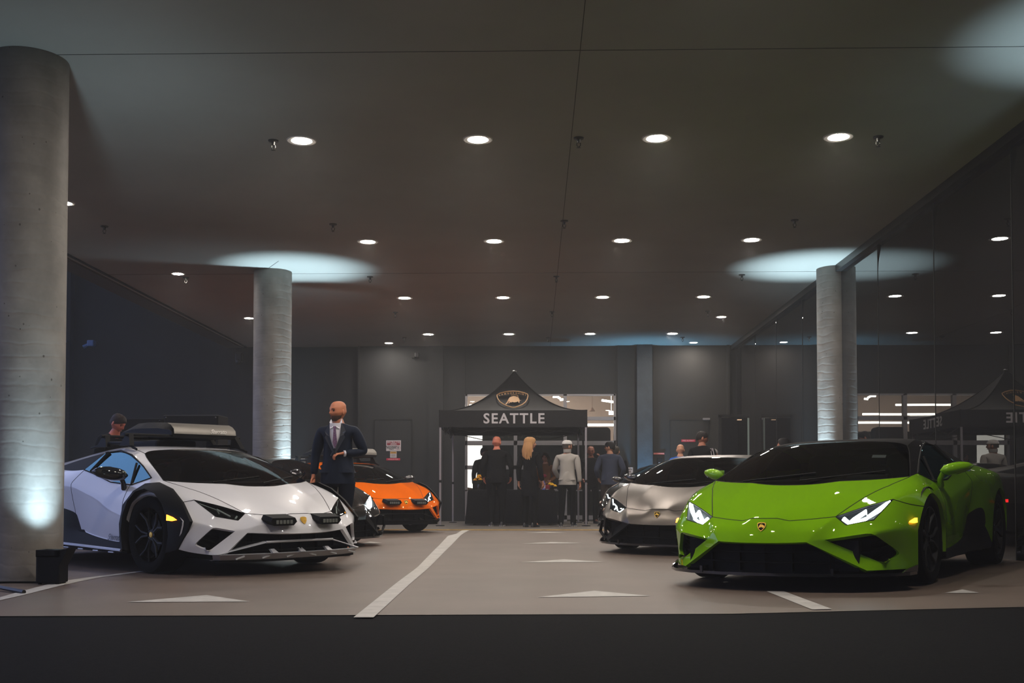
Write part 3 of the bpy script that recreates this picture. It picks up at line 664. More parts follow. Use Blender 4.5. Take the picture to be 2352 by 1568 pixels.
    creases = {('i', 'm2'): .8, ('m2', 'n2'): .8, ('m2', 'n3'): .3, ('h12', 'h22'): .8, ('h22', 'h32'): .8, ('f2', 'h12'): .2, ('i', 'c'): 1, ('c', 'b'): 1, ('b', 'a'): 1, ('a', 't'): 1, ('t', 'i'): 1,
        ('i', 's1'): .65, ('s1', 's2'): .65, ('s2', 's3'): .5, ('n2', 'g1'): 1, ('n3', 'g2'): 1, ('n3', 'n4'): 1, ('n4', 'o1'): 1, ('o1', 'g2'): 1, ('n2', 'n3'): .9, ('n0', 'n1'): 1, ('n1', 'n2'): 1, ('g1', 'g3'): 1,
        ('n4', 'n5'): .5, ('n5', 'AR1'): .4, ('c1', 'c2'): .75, ('c2', 'c3'): .75, ('c3', 'c4'): .75, ('c4', 'S5'): .4, ('AR4', 'c1'): .4,
        ('w0', 'w1'): 1, ('w1', 'w2'): 1, ('w2', 'w3'): 1, ('w3', 'w4'): 1, ('w4', 'x5'): 1, ('x5', 'v6'): 1, ('w0', 'u1'): 1, ('u1', 'u2'): .9, ('u2', 'u3'): .9, ('u3', 'u4'): .9, ('u4', 'v5'): 1, ('v5', 'v6'): 1, ('u4', 'w4'): 1,
        ('s3', 'ws1'): .8, ('ws1', 'ws2'): .8, ('s3', 'h33'): 1, ('h33', 'h32'): 1, ('h32', 'h31'): 1, ('h31', 'h30'): 1, ('q20', 'q21'): .5, ('q21', 'q22'): .5, ('q22', 'ws2'): .6, ('s3', 'w0'): .5,
        ('l1', 'l2'): 1, ('l2', 'l3'): 1, ('l3', 'l4'): 1, ('l4', 'd4'): 1, ('d4', 'e5'): 1, ('e5', 'e6'): 1, ('e6', 'l4'): 1, ('d4', 'c4'): .3, ('p70', 'p71'): .9, ('p71', 'p72'): .9, ('p72', 'r9'): .9, ('r9', 'r9x'): .8, ('r9x', 'S9'): .7, ('S6', 'S7'): .3, ('S7', 'S8'): .3, ('x5', 'S5'): .0,
        ('f0', 'fa'): .5, ('fa', 'f1'): .6, ('f1', 'f2'): .4, ('f2', 'i'): .6, ('a', 'v1'): .25, ('m0', 'm1'): .1}
    return V, F, creases

CAGE_CACHE = {}
def body_panels(kind):
    """subdivided body shell, cut into its panels: {panel: (verts, normals, faces)}, each side its own"""
    if kind in CAGE_CACHE: return CAGE_CACHE[kind]
    V, F, CR = car_cage(kind)
    names = list(V); idx = {}; vs_ = []
    for n in names:
        idx[n, 1] = len(vs_); vs_.append(V[n])
    for n in names:
        if abs(V[n][0]) < 1e-6: idx[n, -1] = idx[n, 1]
        else: idx[n, -1] = len(vs_); vs_.append((-V[n][0], V[n][1], V[n][2]))
    central = {'hood', 'front_bumper', 'windshield', 'roof', 'engine_cover', 'rear_deck', 'rear_bumper'}
    panels = []; faces = []; pid = []
    for s in (1, -1):
        for pn, q in F:
            key = (pn, 0 if pn in central else s)
            if key not in panels: panels.append(key)
            f = [idx[n, s] for n in q.split()]
            if s == -1: f = f[::-1]
            faces.append(f); pid.append(panels.index(key))
    me = bpy.data.meshes.new('cage'); me.from_pydata(vs_, [], faces)
    me.polygons.foreach_set('material_index', pid); me.update()
    bm = bmesh.new(); bm.from_mesh(me)
    cl = bm.edges.layers.float.get('crease_edge') or bm.edges.layers.float.new('crease_edge')
    bm.verts.ensure_lookup_table()
    for (a, b), w in CR.items():
        for s in (1, -1):
            va, vb = bm.verts[idx[a, s]], bm.verts[idx[b, s]]
            e = bm.edges.get((va, vb))
            if e: e[cl] = w
    cv = bm.verts.layers.float.get('crease_vert') or bm.verts.layers.float.new('crease_vert')
    bm.verts.ensure_lookup_table()
    for k in 'i a c b n2 n3 n4 o1 g2 g1 w0 v6 l4 d4 e6 AR1 AR0'.split():
        for s in (1, -1): bm.verts[idx[k, s]][cv] = 1.0 if k not in ('n4', 'o1', 'l4', 'd4', 'e6') else .45
    for k in ('fa', 'f1'):
        for s in (1, -1): bm.verts[idx[k, s]][cv] = .8
    bmesh.ops.recalc_face_normals(bm, faces=bm.faces)
    bm.to_mesh(me); bm.free()
    for _ in range(len(panels)): me.materials.append(None)
    ob = bpy.data.objects.new('cage', me); COL.objects.link(ob)
    md = ob.modifiers.new('s', 'SUBSURF'); md.levels = 3; md.render_levels = 3; md.boundary_smooth = 'PRESERVE_CORNERS' if False else 'ALL'
    dg = bpy.context.evaluated_depsgraph_get(); dg.update()
    em = bpy.data.meshes.new_from_object(ob.evaluated_get(dg))
    bpy.data.objects.remove(ob)
    bm = bmesh.new(); bm.from_mesh(em); bm.faces.layers.int.new('lip'); bmesh.ops.recalc_face_normals(bm, faces=bm.faces)
    # outward check
    bm.normal_update()
    s = sum((f.normal.dot(f.calc_center_median() - Vector((0, 1.2, .5)))) for f in bm.faces)
    if s < 0: bmesh.ops.reverse_faces(bm, faces=bm.faces)
    bm.normal_update()
    # inward lips along every opening, so that the sheet has an edge
    be = [e for e in bm.edges if len(e.link_faces) == 1]
    nv = {}
    vn = {v: v.normal.copy() for v in bm.verts}
    for e in be:
        for v in e.verts:
            if v not in nv:
                nv[v] = bm.verts.new(v.co - vn[v] * .028)
    for e in be:
        f0 = e.link_faces[0]
        for l in f0.loops:
            if l.edge == e:
                a, b = l.vert, l.link_loop_next.vert
        nf = bm.faces.new((b, a, nv[a], nv[b])); nf.material_index = f0.material_index; nf.smooth = True; nf[bm.faces.layers.int['lip']] = 1
    lip = bm.faces.layers.int.get('lip')
    out = {}
    for pi_, key in enumerate(panels):
        fs = [f for f in bm.faces if f.material_index == pi_]
        mp = {}; vv = []; nn = []; ff = []; lp = []
        for f in fs:
            q = []
            isl = lip is not None and f[lip] == 1
            for v in f.verts:
                k = (v, isl)
                if k not in mp:
                    mp[k] = len(vv); vv.append(v.co.copy()); nn.append(vn.get(v, Vector((0, 0, 1))) if not isl else f.normal.copy())
                q.append(mp[k])
            ff.append(q); lp.append(isl)
        out[key] = (vv, nn, ff)
    # shut lines: edges between two different painted panels
    seams = []
    for e in bm.edges:
        lf = [f for f in e.link_faces if not (lip and f[lip] == 1)]
        if len(lf) == 2 and lf[0].material_index != lf[1].material_index:
            a, b = panels[lf[0].material_index][0], panels[lf[1].material_index][0]
            seams.append((tuple(sorted((a, b))), e.verts[0].co.copy(), e.verts[1].co.copy(), (e.verts[0].normal + e.verts[1].normal).normalized()))
    bm.free(); bpy.data.meshes.remove(em)
    CAGE_CACHE[kind] = (out, seams)
    return CAGE_CACHE[kind]

def panel_object(name, data, m, parent):
    vv, nn, ff = data
    me = bpy.data.meshes.new(name); me.from_pydata([tuple(v) for v in vv], [], ff)
    me.materials.append(m)
    for p in me.polygons: p.use_smooth = True
    me.update()
    me.normals_split_custom_set_from_vertices([tuple(n) for n in nn])
    o = bpy.data.objects.new(name, me); COL.objects.link(o); o.parent = parent
    return o

def seam_object(seams, pairs, parent, name='shut_line', r=.0032, lift=0.0):
    groups = {}
    for key, a, b, n in seams:
        if key in pairs:
            sd = 0 if key == ('front_bumper', 'hood') or key == ('hood', 'windshield') else (1 if a.x + b.x > 0 else -1)
            groups.setdefault((key, sd), []).append((a, b, n))
    for gk, lst in groups.items():
        mb = MB()
        for a, b, n in lst:
            d = (b - a)
            if d.length < 1e-6: continue
            t = d.normalized(); sd = t.cross(n).normalized() * r; up = n * .0012 + Vector((0, 0, lift)); e = t * .0008; dn = up - n * .007
            mb.add([a - sd + up - e, b - sd + up + e, b + sd + up + e, a + sd + up - e, a - sd + dn, b - sd + dn, b + sd + dn, a + sd + dn],
                   [(0, 1, 2, 3), (0, 4, 5, 1), (3, 2, 6, 7)])
        mb.build(name, M_carbon, parent, fix=False)
PAINT_SEAMS = {tuple(sorted(p)) for p in (('hood', 'front_bumper'), ('hood', 'front_fender'), ('front_bumper', 'front_fender'), ('door', 'front_fender'), ('door', 'rear_fender'), ('headlight', 'front_fender'), ('headlight', 'front_bumper'), ('roof', 'pillar'), ('roof', 'engine_cover'), ('side_window', 'pillar'), ('rear_bumper', 'rear_fender'), ('windshield', 'hood'), ('windshield', 'pillar'))}
def make_wheel(parent, x, y, side, width, caliper=None, rad=TYRE_R, rim_r=.255):
    w = width / 2
    mb = MB()
    prof = [(rim_r - .005, -w * .86), (rim_r + .02, -w * .95), (rad - .045, -w), (rad - .014, -w * .93), (rad, -w * .74), (rad, w * .74), (rad - .014, w * .93), (rad - .045, w), (rim_r + .02, w * .95), (rim_r - .005, w * .86)]
    mb.lathe(prof, n=48, axis='X')
    for k in range(60):      # shallow tread grooves on the shoulder
        pass
    o = mb.build('wheel', M_rubber, parent, smooth=35, loc=(x, y, rad))
    r = MB()
    r.lathe([(rim_r, -w * .86), (rim_r, w * .86), (rim_r - .014, w * .86), (rim_r - .03, w * .6), (rim_r - .045, w * .3), (rim_r - .045, -w * .8)], n=48, axis='X')
    s = side
    for k in range(10):      # twin spokes
        a = 2 * pi * (k // 2) / 5 + (-.16 if k % 2 else .16)
        a2 = 2 * pi * (k // 2) / 5 + (-.34 if k % 2 else .34)
        p0 = Vector((s * w * .62, .05 * cos(a), .05 * sin(a))); p1 = Vector((s * w * .70, .15 * cos(a), .15 * sin(a))); p2 = Vector((s * w * .80, (rim_r - .012) * cos(a2), (rim_r - .012) * sin(a2)))
        r.tube([p0, p1, p2], [.014, .013, .012], n=6)
    r.lathe([(.0001, s * w * .66), (.055, s * w * .64), (.062, s * w * .5)], n=20, axis='X')
    rim = r.build('rim', M_rim, o, smooth=30)
    c = MB().lathe([(.0001, s * w * .70), (.024, s * w * .69), (.028, s * w * .655)], n=16, axis='X')
    c.build('centre_cap', M_gold if caliper is None else M_gloss_black, o)
    d = MB().lathe([(.07, -s * .01), (.185, -s * .01), (.185, s * .012), (.07, s * .012)], n=32, axis='X')
    d.build('brake_disc', M_rim, o)
    if caliper:
        MB().box((s * .0, -.155, .05), (.07, .07, .15), bev=.012).build('brake_caliper', caliper, o)
    return o

def quad_map(q, u, v):
    """q = (bottom inner, bottom outer, top inner, top outer)"""
    return (q[0] * (1 - u) + q[1] * u) * (1 - v) + (q[2] * (1 - u) + q[3] * u) * v

def shield(sz):
    return [(0, -1.08 * sz), (-.45 * sz, -.72 * sz), (-.80 * sz, -.2 * sz), (-.92 * sz, .42 * sz), (-.86 * sz, .72 * sz), (-.45 * sz, .84 * sz), (0, .88 * sz), (.45 * sz, .84 * sz), (.86 * sz, .72 * sz), (.92 * sz, .42 * sz), (.80 * sz, -.2 * sz), (.45 * sz, -.72 * sz)]

# silhouette of a charging bull, drawn in a 2 x 1.2 box
BULL = [(-1.0, -.55), (-.86, -.50), (-.74, -.28), (-.62, -.16), (-.50, -.30), (-.44, -.46), (-.30, -.40), (-.24, -.20), (-.02, -.14), (.16, -.18), (.26, -.34), (.16, -.50), (.28, -.54), (.42, -.36), (.48, -.20), (.60, -.28), (.74, -.44), (.84, -.44), (.90, -.26), (1.0, -.22), (.94, -.10), (.86, .02), (.80, .14), (.66, .30), (.52, .38), (.30, .40), (.06, .34), (-.16, .36), (-.30, .42), (-.18, .52), (.10, .58), (.34, .52), (.30, .60), (.06, .68), (-.24, .62), (-.44, .48), (-.60, .26), (-.70, .02), (-.84, -.22), (-.96, -.40)]

def flat_poly(pts, M, off=0.0, depth=.002):
    """2D points placed with matrix M (x right, y up, z out)"""
    n = len(pts)
    V = [M @ Vector((p[0], p[1], off + depth)) for p in pts] + [M @ Vector((p[0], p[1], off)) for p in pts]
    return V, [tuple(range(n))] + [(i, i + n, (i + 1) % n + n, (i + 1) % n) for i in range(n)]

def frame_of(o, x, up):
    x = Vector(x).normalized(); up = Vector(up); z = x.cross(up).normalized(); y = z.cross(x).normalized()
    return Matrix.Translation(Vector(o)) @ Matrix((x, y, z)).transposed().to_4x4()

def make_car(name, label, kind, paint, X, Y, th, lamps=True, low_black=False, open_top=False, caliper=None, mirror_mat=None, group=None):
    panels, seams = body_panels('rally' if kind == 'rally' else 'road')
    V = car_cage('rally' if kind == 'rally' else 'road')[0]
    root = empty(name, (0, 0, 0))
    tag(root, label, 'car', group)
    rad = TYRE_R + (.012 if kind == 'rally' else 0)
    # stand the four wheels on the floor
    c, s = cos(th), sin(th)
    def wpt(x, y): return (X + c * x - s * y, Y + s * x + c * y)
    pts = [(x, y, gz(*wpt(x, y))) for x in (-.83, .83) for y in (0, 2.62)]
    z0 = sum(p[2] for p in pts) / 4
    roll = ((pts[2][2] + pts[3][2]) - (pts[0][2] + pts[1][2])) / 2 / 1.66
    pitch = ((pts[1][2] + pts[3][2]) - (pts[0][2] + pts[2][2])) / 2 / 2.62
    zo = z0 - pitch * 1.31
    R = Matrix.Rotation(th, 4, 'Z') @ Matrix.Rotation(atan(pitch), 4, 'X') @ Matrix.Rotation(-atan(roll), 4, 'Y')
    root.matrix_world = Matrix.Translation((X, Y, zo)) @ R
    root.rotation_mode = 'XYZ'
    lift = .022 if kind == 'rally' else 0.0
    body = {}
    mirror_mat = mirror_mat or paint
    B = lambda p: Vector((p[0], p[1], p[2] + lift))
    for (pn, sd), data in panels.items():
        m = paint; nm = pn
        vv, nn, ff = data
        if lift: data = ([v + Vector((0, 0, lift)) for v in vv], nn, ff)
        if pn == 'windshield': m = M_windscreen
        elif pn == 'side_window': m = M_sideglass
        elif pn == 'quarter_window': m = M_black
        elif pn == 'headlight': m = M_lens
        elif pn in ('side_intake', 'side_skirt'): m = M_black
        elif pn == 'engine_cover': m = M_black
        elif pn in ('bumper_low', 'bumper_side'):
            nm = 'intake_surround' if pn == 'bumper_low' else 'bumper_corner'
            if low_black: m = M_black
        elif pn == 'roof' and open_top: m = M_fabric_black; nm = 'soft_top'
        elif pn == 'pillar':
            nm = 'windscreen_pillar'
            if open_top: m = M_gloss_black
        o = panel_object(nm, data, m, root)
        body[pn, sd] = o
    seam_object(seams, PAINT_SEAMS, root, lift=lift)
    # ---- hollow behind the sheet metal: tub, wheel housings, floor
    t = MB()
    t.box((0, 1.2, .25), (1.30, 4.1, .22))
    t.box((0, 1.28, .26), (1.80, 1.62, .20))
    t.box((0, -.50, .36), (1.10, .60, .22)); t.box((0, 3.0, .5), (1.2, .7, .5))
    t.box((0, 1.72, .62), (1.30, .10, .74))
    for sx in (-1, 1):
        for yc in (0, 2.62):
            for rr, xx in ((.405, .0),):
                row1 = [B((sx * .66, yc + rr * cos(pi * k / 14), .335 + rr * sin(pi * k / 14))) for k in range(-1, 16)]
                row2 = [B((sx * .935, yc + rr * cos(pi * k / 14), .335 + rr * sin(pi * k / 14))) for k in range(-1, 16)]
                t.grid([row1, row2]); t.add(row1, [tuple(range(len(row1)))])
    t.build('underbody', M_carbon, root, fix=False)
    # ---- nose openings
    g = MB()
    ys = [(-.70, -.74), (-.45, -.86), (-.2, -.93), (0, -.95), (.2, -.93), (.45, -.86), (.70, -.74)]
    g.grid([[B((x, y, .12)) for x, y in ys], [B((x, y - .01, .37)) for x, y in ys]])
    for zz in (.20, .275):
        g.tube([B((x, y - .03, zz)) for x, y in ys], .008, n=6)
    for x, y in [(x, y) for x, y in ys if abs(x) < .5]:
        g.box(B((x, y - .02, .245)), (.010, .03, .22))
    g.build('front_grille', M_carbon, root, fix=False)
    for sx in (-1, 1):
        q = [B((sx * V[k][0] * .985, V[k][1] + .10, V[k][2])) for k in ('n3', 'n4', 'o1', 'g2')]
        ce = sum(q, Vector()) / 4; q = [ce + (p - ce) * 1.0 for p in q]
        gi = MB(); gi.add(q, [(0, 1, 2, 3)])
        for k in range(1, 5):
            a = q[0].lerp(q[3], k / 5); b_ = q[1].lerp(q[2], k / 5)
            gi.tube([a + Vector((0, -.02, 0)), b_ + Vector((0, -.02, 0))], .006, n=5)
        gi.build('side_grille', M_carbon, root, fix=False)
    sp = MB()
    if kind == 'rally':
        prof = [(0, -1.02), (.30, -1.01), (.58, -.95), (.77, -.865), (.80, -.80)]
    else:
        prof = [(0, -1.06), (.30, -1.045), (.60, -.95), (.80, -.80), (.935, -.60), (.95, -.46)]
    full = [(-x, y) for x, y in prof[::-1]][:-1] + prof
    if kind == 'rally':
        # bright skid plate: flat lip, sloping chin with slots, raised surround
        top = [B((x, y, .175)) for x, y in full]; low = [B((x * .95, y + .05, .118)) for x, y in full]; back = [B((x * .9, -.62, .118)) for x, y in full]
        sp.grid([low, top]); sp.grid([top, [p + Vector((0, .05, .004)) for p in top]])
        sp.grid([back, low])
        for sx in (-1, 1):
            sp.prism([B((sx * .80, -.84, .178)), B((sx * .77, -.86, .178)), B((sx * .36, -.985, .272)), B((sx * .36, -.965, .284))], (0, .05, 0))
        sp.tube([B((-.37, -.975, .276)), B((0, -1.005, .280)), B((.37, -.975, .276))], .011, n=8)
        for k in (-.30, 0, .30):
            sp.prism([B((k - .03, -1.03, .18)), B((k + .03, -1.03, .18)), B((k + .02, -.97, .215)), B((k - .02, -.97, .215))], (0, .03, -.004))
        for k in (-.62, -.37, -.12, .12, .37, .62):
            yy = -1.02 + .12 * k * k
            sp.box(B((k, yy + .024, .150)), (.09, .010, .012), M=Matrix.Rotation(.25 if k > 0 else -.25, 3, 'Y'))
        sp.build('skid_plate', M_skid if paint is M_white_paint else M_black, root, smooth=25, fix=False)
        bk = MB(); bk.prism([B((x * .97, y + .045, .105)) for x, y in full] , (0, 0, .02)); bk.build('front_splitter', M_black, root)
    else:
        top = [B((x, y, .128)) for x, y in full] + [B((.80, -.30, .128)), B((-.80, -.30, .128))]
        sp.prism(top, (0, 0, -.022))
        for sx in (-1, 1):
            sp.prism([B((sx * .90, -.66, .125)), B((sx * .955, -.46, .125)), B((sx * .955, -.45, .175)), B((sx * .92, -.60, .15))], (-sx * .012, 0, 0))
            sp.box(B((sx * .5, -.93, .14)), (.02, .12, .05))
        sp.build('front_splitter', M_gloss_black, root, smooth=25)
    if low_black:
        for sx in (-1, 1):
            a = MB(); a.tube([B((sx * .76, -.86, .39)), B((sx * .82, -.80, .25)), B((sx * .70, -.90, .16))], [.016, .02, .014], n=6)
            a.build('intake_fin', M_black, root)
    # ---- lamps
    for sx in (-1, 1):
        q = [B((sx * V[k][0], V[k][1], V[k][2])) for k in ('c', 'b', 'i', 'a')]
        n = (q[1] - q[0]).cross(q[2] - q[0]).normalized()
        if n.y > 0: n = -n
        hl = body['headlight', sx]
        bowl = MB(); qq = [p - n * .045 for p in (q[0], q[1], q[3], q[2])]; rim_ = [q[0], q[1], q[3], q[2]]
        rim_ = [p - n * .012 for p in rim_]
        bowl.add(qq + rim_, [(0, 1, 2, 3), (0, 1, 5, 4), (1, 2, 6, 5), (2, 3, 7, 6), (3, 0, 4, 7)])
        bowl.build('lamp_bowl', M_black, hl, fix=False)
        lb = MB(); P = lambda u, v: quad_map(q, u, v) - n * .016
        w = (.017 if lamps is True else .008) if lamps else .009
        if lamps == 'thin':
            W = [(.12, .72), (.15, .18), (.30, .12)]
            lb.tube([P(.42, .20), P(.58, .50), P(.80, .60)], w, n=6); lb.tube([P(.58, .50), P(.66, .15)], w, n=6); lb.tube([P(.86, .5), P(.96, .88)], w, n=6)
        elif lamps:
            W = [(.10, .72), (.16, .22), (.33, .42), (.56, .78), (.66, .30), (.82, .55), (.97, .93)]
        else:
            W = [(.12, .55), (.14, .20)]; 
        lb.tube([P(u, v) for u, v in W], w, n=6)
        if lamps is True: lb.tube([P(.16, .2), P(.42, .16), P(.66, .24)], w * .7, n=6)
        elif not lamps:
            lb.tube([P(.30, .35), P(.60, .75), P(.64, .35)], w * .8, n=6); lb.tube([P(.62, .7), P(.97, .9)], w * .4, n=5)
        lb.build('light_bar', (M_lamp_bar_on if lamps is True else mat('softly_lit_lamp_bar', (1, 1, 1), .4, emit=(.85, .93, 1.0), estr=3)) if lamps else M_lamp_bar_off, hl, smooth=40, fix=True)
        # amber side marker
        mk = MB(); yy = -.455 if kind != 'rally' else -.43
        xo = .955 if kind != 'rally' else 1.006; mz = 1.0 if kind != 'rally' else 1.5
        mk.prism([B((sx * xo, yy + .02 * mz, .495 + .017 * mz)), B((sx * xo, yy + .022 * mz, .495 - .017 * mz)), B((sx * (xo - .006), yy - .03 * mz, .495 - .019 * mz)), B((sx * (xo - .03), yy - .062 * mz, .495 - .013 * mz)), B((sx * (xo - .012), yy - .03 * mz, .495 + .003 * mz))], (-sx * .02, .004, 0))
        mk.build('side_marker', M_amber if lamps != 'thin' and paint is not M_black_paint else mat('unlit_amber_marker', (.10, .03, .004), .4), root)
        rm = MB().box(B((sx * .93, 3.17, .60)), (.02, .07, .03)); rm.build('rear_reflector', M_red, root)
        tl = MB(); tl.tube([B((sx * .45, 3.455, .72)), B((sx * .72, 3.43, .72)), B((sx * .80, 3.40, .66))], .012, n=6); tl.tube([B((sx * .60, 3.445, .70)), B((sx * .66, 3.44, .64)), B((sx * .78, 3.40, .62))], .009, n=6)
        tl.build('tail_light', M_red, root)
        # ---- side window frame and divider
        fr_ = MB(); q_ = [B((sx * (x + .004), y, z)) for x, y, z in (V['w0'], V['u1'], V['u2'], V['u3'], V['u4'])]
        fr_.tube(q_, .007, n=5); fr_.tube([B((sx * (x + .004), y, z)) for x, y, z in (V['w0'], V['w1'], V['w2'], V['w3'], V['w4'])], .006, n=5)
        fr_.tube([B((sx * .872, .45, .785)), B((sx * .775, .53, .985))], .012, n=5); fr_.tube([B((sx * .878, 1.22, .905)), B((sx * .70, 1.20, 1.098))], .02, n=5)
        fr_.build('window_frame', M_black, root, smooth=50)
        # ---- door mirror
        mm = MB()
        ms = 1.0 if kind != 'rally' else 1.3
        cx, cy, cz = sx * (1.035 if kind != 'rally' else 1.06), .50, .885
        rows = []
        for k in range(9):
            u = k / 8; a = u * 2 - 1
            hh = ms * (.050 - .012 * max(0, a)) * sqrt(max(.02, 1 - abs(a) ** 2.6)); dd = (.06 - .02 * max(0, a)) * sqrt(max(.02, 1 - abs(a) ** 3))
            px = cx + sx * a * .115 * ms; py = cy + .10 * a * .5; pz = cz + .018 * a
            rows.append([B((px, py + dd * 1.25 * cos(2 * pi * j / 12) * (1 if cos(2 * pi * j / 12) < 0 else .35), pz + hh * sin(2 * pi * j / 12))) for j in range(12)])
        mm.grid(rows, closed=True); mm.add(rows[0], [tuple(range(12))]); mm.add(rows[-1], [tuple(range(12))])
        mo = mm.build('wing_mirror', mirror_mat, root, smooth=50)
        st = MB(); st.tube([B((cx - sx * .09, cy - .02, cz - .02)), B((cx - sx * .125, cy - .01, cz - .08)), B((sx * .90, cy + .03, .745))], [.022, .022, .03], n=8); st.build('mirror_stalk', M_gloss_black if mirror_mat is M_gloss_black or kind == 'rally' else mirror_mat, mo, smooth=50)
        gl = MB().prism([B((cx - sx * .10, cy + .0, cz - .035)), B((cx + sx * .09, cy + .05, cz - .025)), B((cx + sx * .09, cy + .05, cz + .035)), B((cx - sx * .10, cy, cz + .03))], (0, .004, 0)); gl.build('mirror_glass', M_chrome, mo)
    # ---- badge
    M = frame_of(B((0, -1.022, .462)), (1, 0, 0), (0, .38, 1)) 
    bd = MB(); v, f = flat_poly(shield(.036), M, 0, .004); bd.add(v, f)
    bo = bd.build('badge', M_gloss_black if paint is not M_white_paint else M_gold, root)
    v, f = flat_poly([(p[0] * .024, p[1] * .028) for p in BULL], M, .004, .003)
    MB().add(v, f).build('emblem', M_gold, bo)
    r0 = shield(.036); r1 = shield(.030); n_ = len(r0)
    V3 = [M @ Vector((p[0], p[1], .006)) for p in r0] + [M @ Vector((p[0], p[1], .006)) for p in r1]
    MB().add(V3, [(i, (i + 1) % n_, (i + 1) % n_ + n_, i + n_) for i in range(n_)]).build('badge_rim', M_gold, bo)
    # ---- wheels
    wx = .838 if kind != 'rally' else .848
    for sx in (-1, 1):
        make_wheel(root, sx * wx, 0, sx, .235, caliper, rad); make_wheel(root, sx * (wx - .02), 2.62, sx, .285, caliper, rad)
    # ---- cabin
    cb = MB(); cb.grid([[B((x, .10 - .10 * (1 - x * x), .80)) for x in (-.7, -.35, 0, .35, .7)], [B((x, .30, .815)) for x in (-.7, -.35, 0, .35, .7)], [B((x, .48, .77)) for x in (-.7, -.35, 0, .35, .7)], [B((x, .50, .45)) for x in (-.7, -.35, 0, .35, .7)]])
    cb.box(B((.36, .44, .82)), (.34, .12, .06), bev=.02); cb.box(B((0, .9, .45)), (.22, .9, .28), bev=.03)
    cb.build('dashboard', M_seat, root, smooth=40)
    for sx in (-1, 1):
        se = MB(); se.box(B((sx * .36, 1.0, .38)), (.48, .50, .14), bev=.05)
        rows = []
        for k, (yy, zz, ww, dd) in enumerate([(1.22, .42, .24, .06), (1.30, .62, .25, .06), (1.37, .80, .22, .05), (1.42, .92, .13, .045), (1.45, 1.03, .12, .04), (1.46, 1.055, .07, .02)]):
            rows.append([B((sx * .36 + ww * cos(2 * pi * j / 12), yy + dd * sin(2 * pi * j / 12), zz)) for j in range(12)])
        se.grid(rows, closed=True); se.add(rows[-1], [tuple(range(12))]); se.build('seat', M_seat, root, smooth=40)
    sw = MB(); cc = B((.36, .60, .80)); ring = []
    T = Matrix.Rotation(radians(-68), 3, 'X')
    sw.tube([cc + T @ Vector((.17 * cos(2 * pi * k / 28), .165 * sin(2 * pi * k / 28) if sin(2 * pi * k / 28) > -.8 else -.13, 0)) for k in range(28)], .013, n=6, closed=True)
    for a in (0, pi, -pi / 2): sw.tube([cc, cc + T @ Vector((.16 * cos(a), .14 * sin(a), 0))], .012, n=6)
    sw.sphere(cc, .045); sw.build('steering_wheel', M_black, root, smooth=40)
    rv = MB().box(B((0, .50, 1.045)), (.21, .025, .065), bev=.01); rv.build('rear_view_mirror', M_black, root)
    # ---- wipers
    wi = MB(); wi.tube([B((.05, -.33, .80)), B((.35, -.18, .835)), B((.62, -.02, .865))], .006, n=5); wi.tube([B((-.45, -.25, .805)), B((-.15, -.22, .835)), B((.12, -.16, .86))], .006, n=5)
    wi.build('wiper', M_black, root)
    # ---- deck details
    rd = MB()
    for k in range(5): rd.box(B((0, 1.55 + .17 * k, 1.145 - .042 * k - .004 * k * k)), (.84, .09, .012), M=Matrix.Rotation(-.25, 3, 'X'), bev=.003)
    rd.build('engine_louvre', M_black, root)
    rg = MB(); rg.box(B((0, 3.455, .52)), (1.35, .03, .14), bev=.01); rg.prism([B((-.75, 3.30, .20)), B((.75, 3.30, .20)), B((.70, 3.48, .15)), B((-.70, 3.48, .15))], (0, 0, .03)); rg.build('rear_diffuser', M_black, root)
    return root, B
# ------------------------------------------------------------------ people
def skin_mesh(nodes, edges, root=0, sub=2):
    """nodes: [(co, (rx, ry))]; returns evaluated verts/faces of a skin-grown continuous surface"""
    me = bpy.data.meshes.new('sk'); me.from_pydata([tuple(n[0]) for n in nodes], edges, [])
    ob = bpy.data.objects.new('sk', me); COL.objects.link(ob)
    md = ob.modifiers.new('skin', 'SKIN'); md.use_smooth_shade = True; md.branch_smoothing = .6
    if not me.skin_vertices: me.attributes.new('skin_vertex', 'FLOAT', 'POINT')
    sv = me.skin_vertices[0].data
    for i, n in enumerate(nodes):
        r = n[1]; sv[i].radius = (r, r) if not isinstance(r, tuple) else r
        sv[i].use_root = (i == root); sv[i].use_loose = False
    s = ob.modifiers.new('sub', 'SUBSURF'); s.levels = sub; s.render_levels = sub
    dg = bpy.context.evaluated_depsgraph_get(); dg.update()
    em = bpy.data.meshes.new_from_object(ob.evaluated_get(dg))
    V = [v.co.copy() for v in em.vertices]; F = [tuple(p.vertices) for p in em.polygons]
    bpy.data.objects.remove(ob); bpy.data.meshes.remove(me); bpy.data.meshes.remove(em)
    return V, F

def ring_loft(g, secs, wob=0.0, n=32):
    rows = []
    for k, (c, rx, ry) in enumerate(secs):
        rows.append([Vector((c[0] + (rx + wob * sin(3 * a + k * 1.3)) * cos(a), c[1] + (ry + wob * sin(4 * a + k)) * sin(a), c[2])) for a in [2 * pi * j / n for j in range(n)]])
    g.grid(rows, closed=True)

def fs(th):
    """fuller than a circle above the temples"""
    c = cos(th)
    return sin(th) if c <= 0 else (1 - c ** 2.7) ** (1 / 2.7) if c < 1 else 0.0

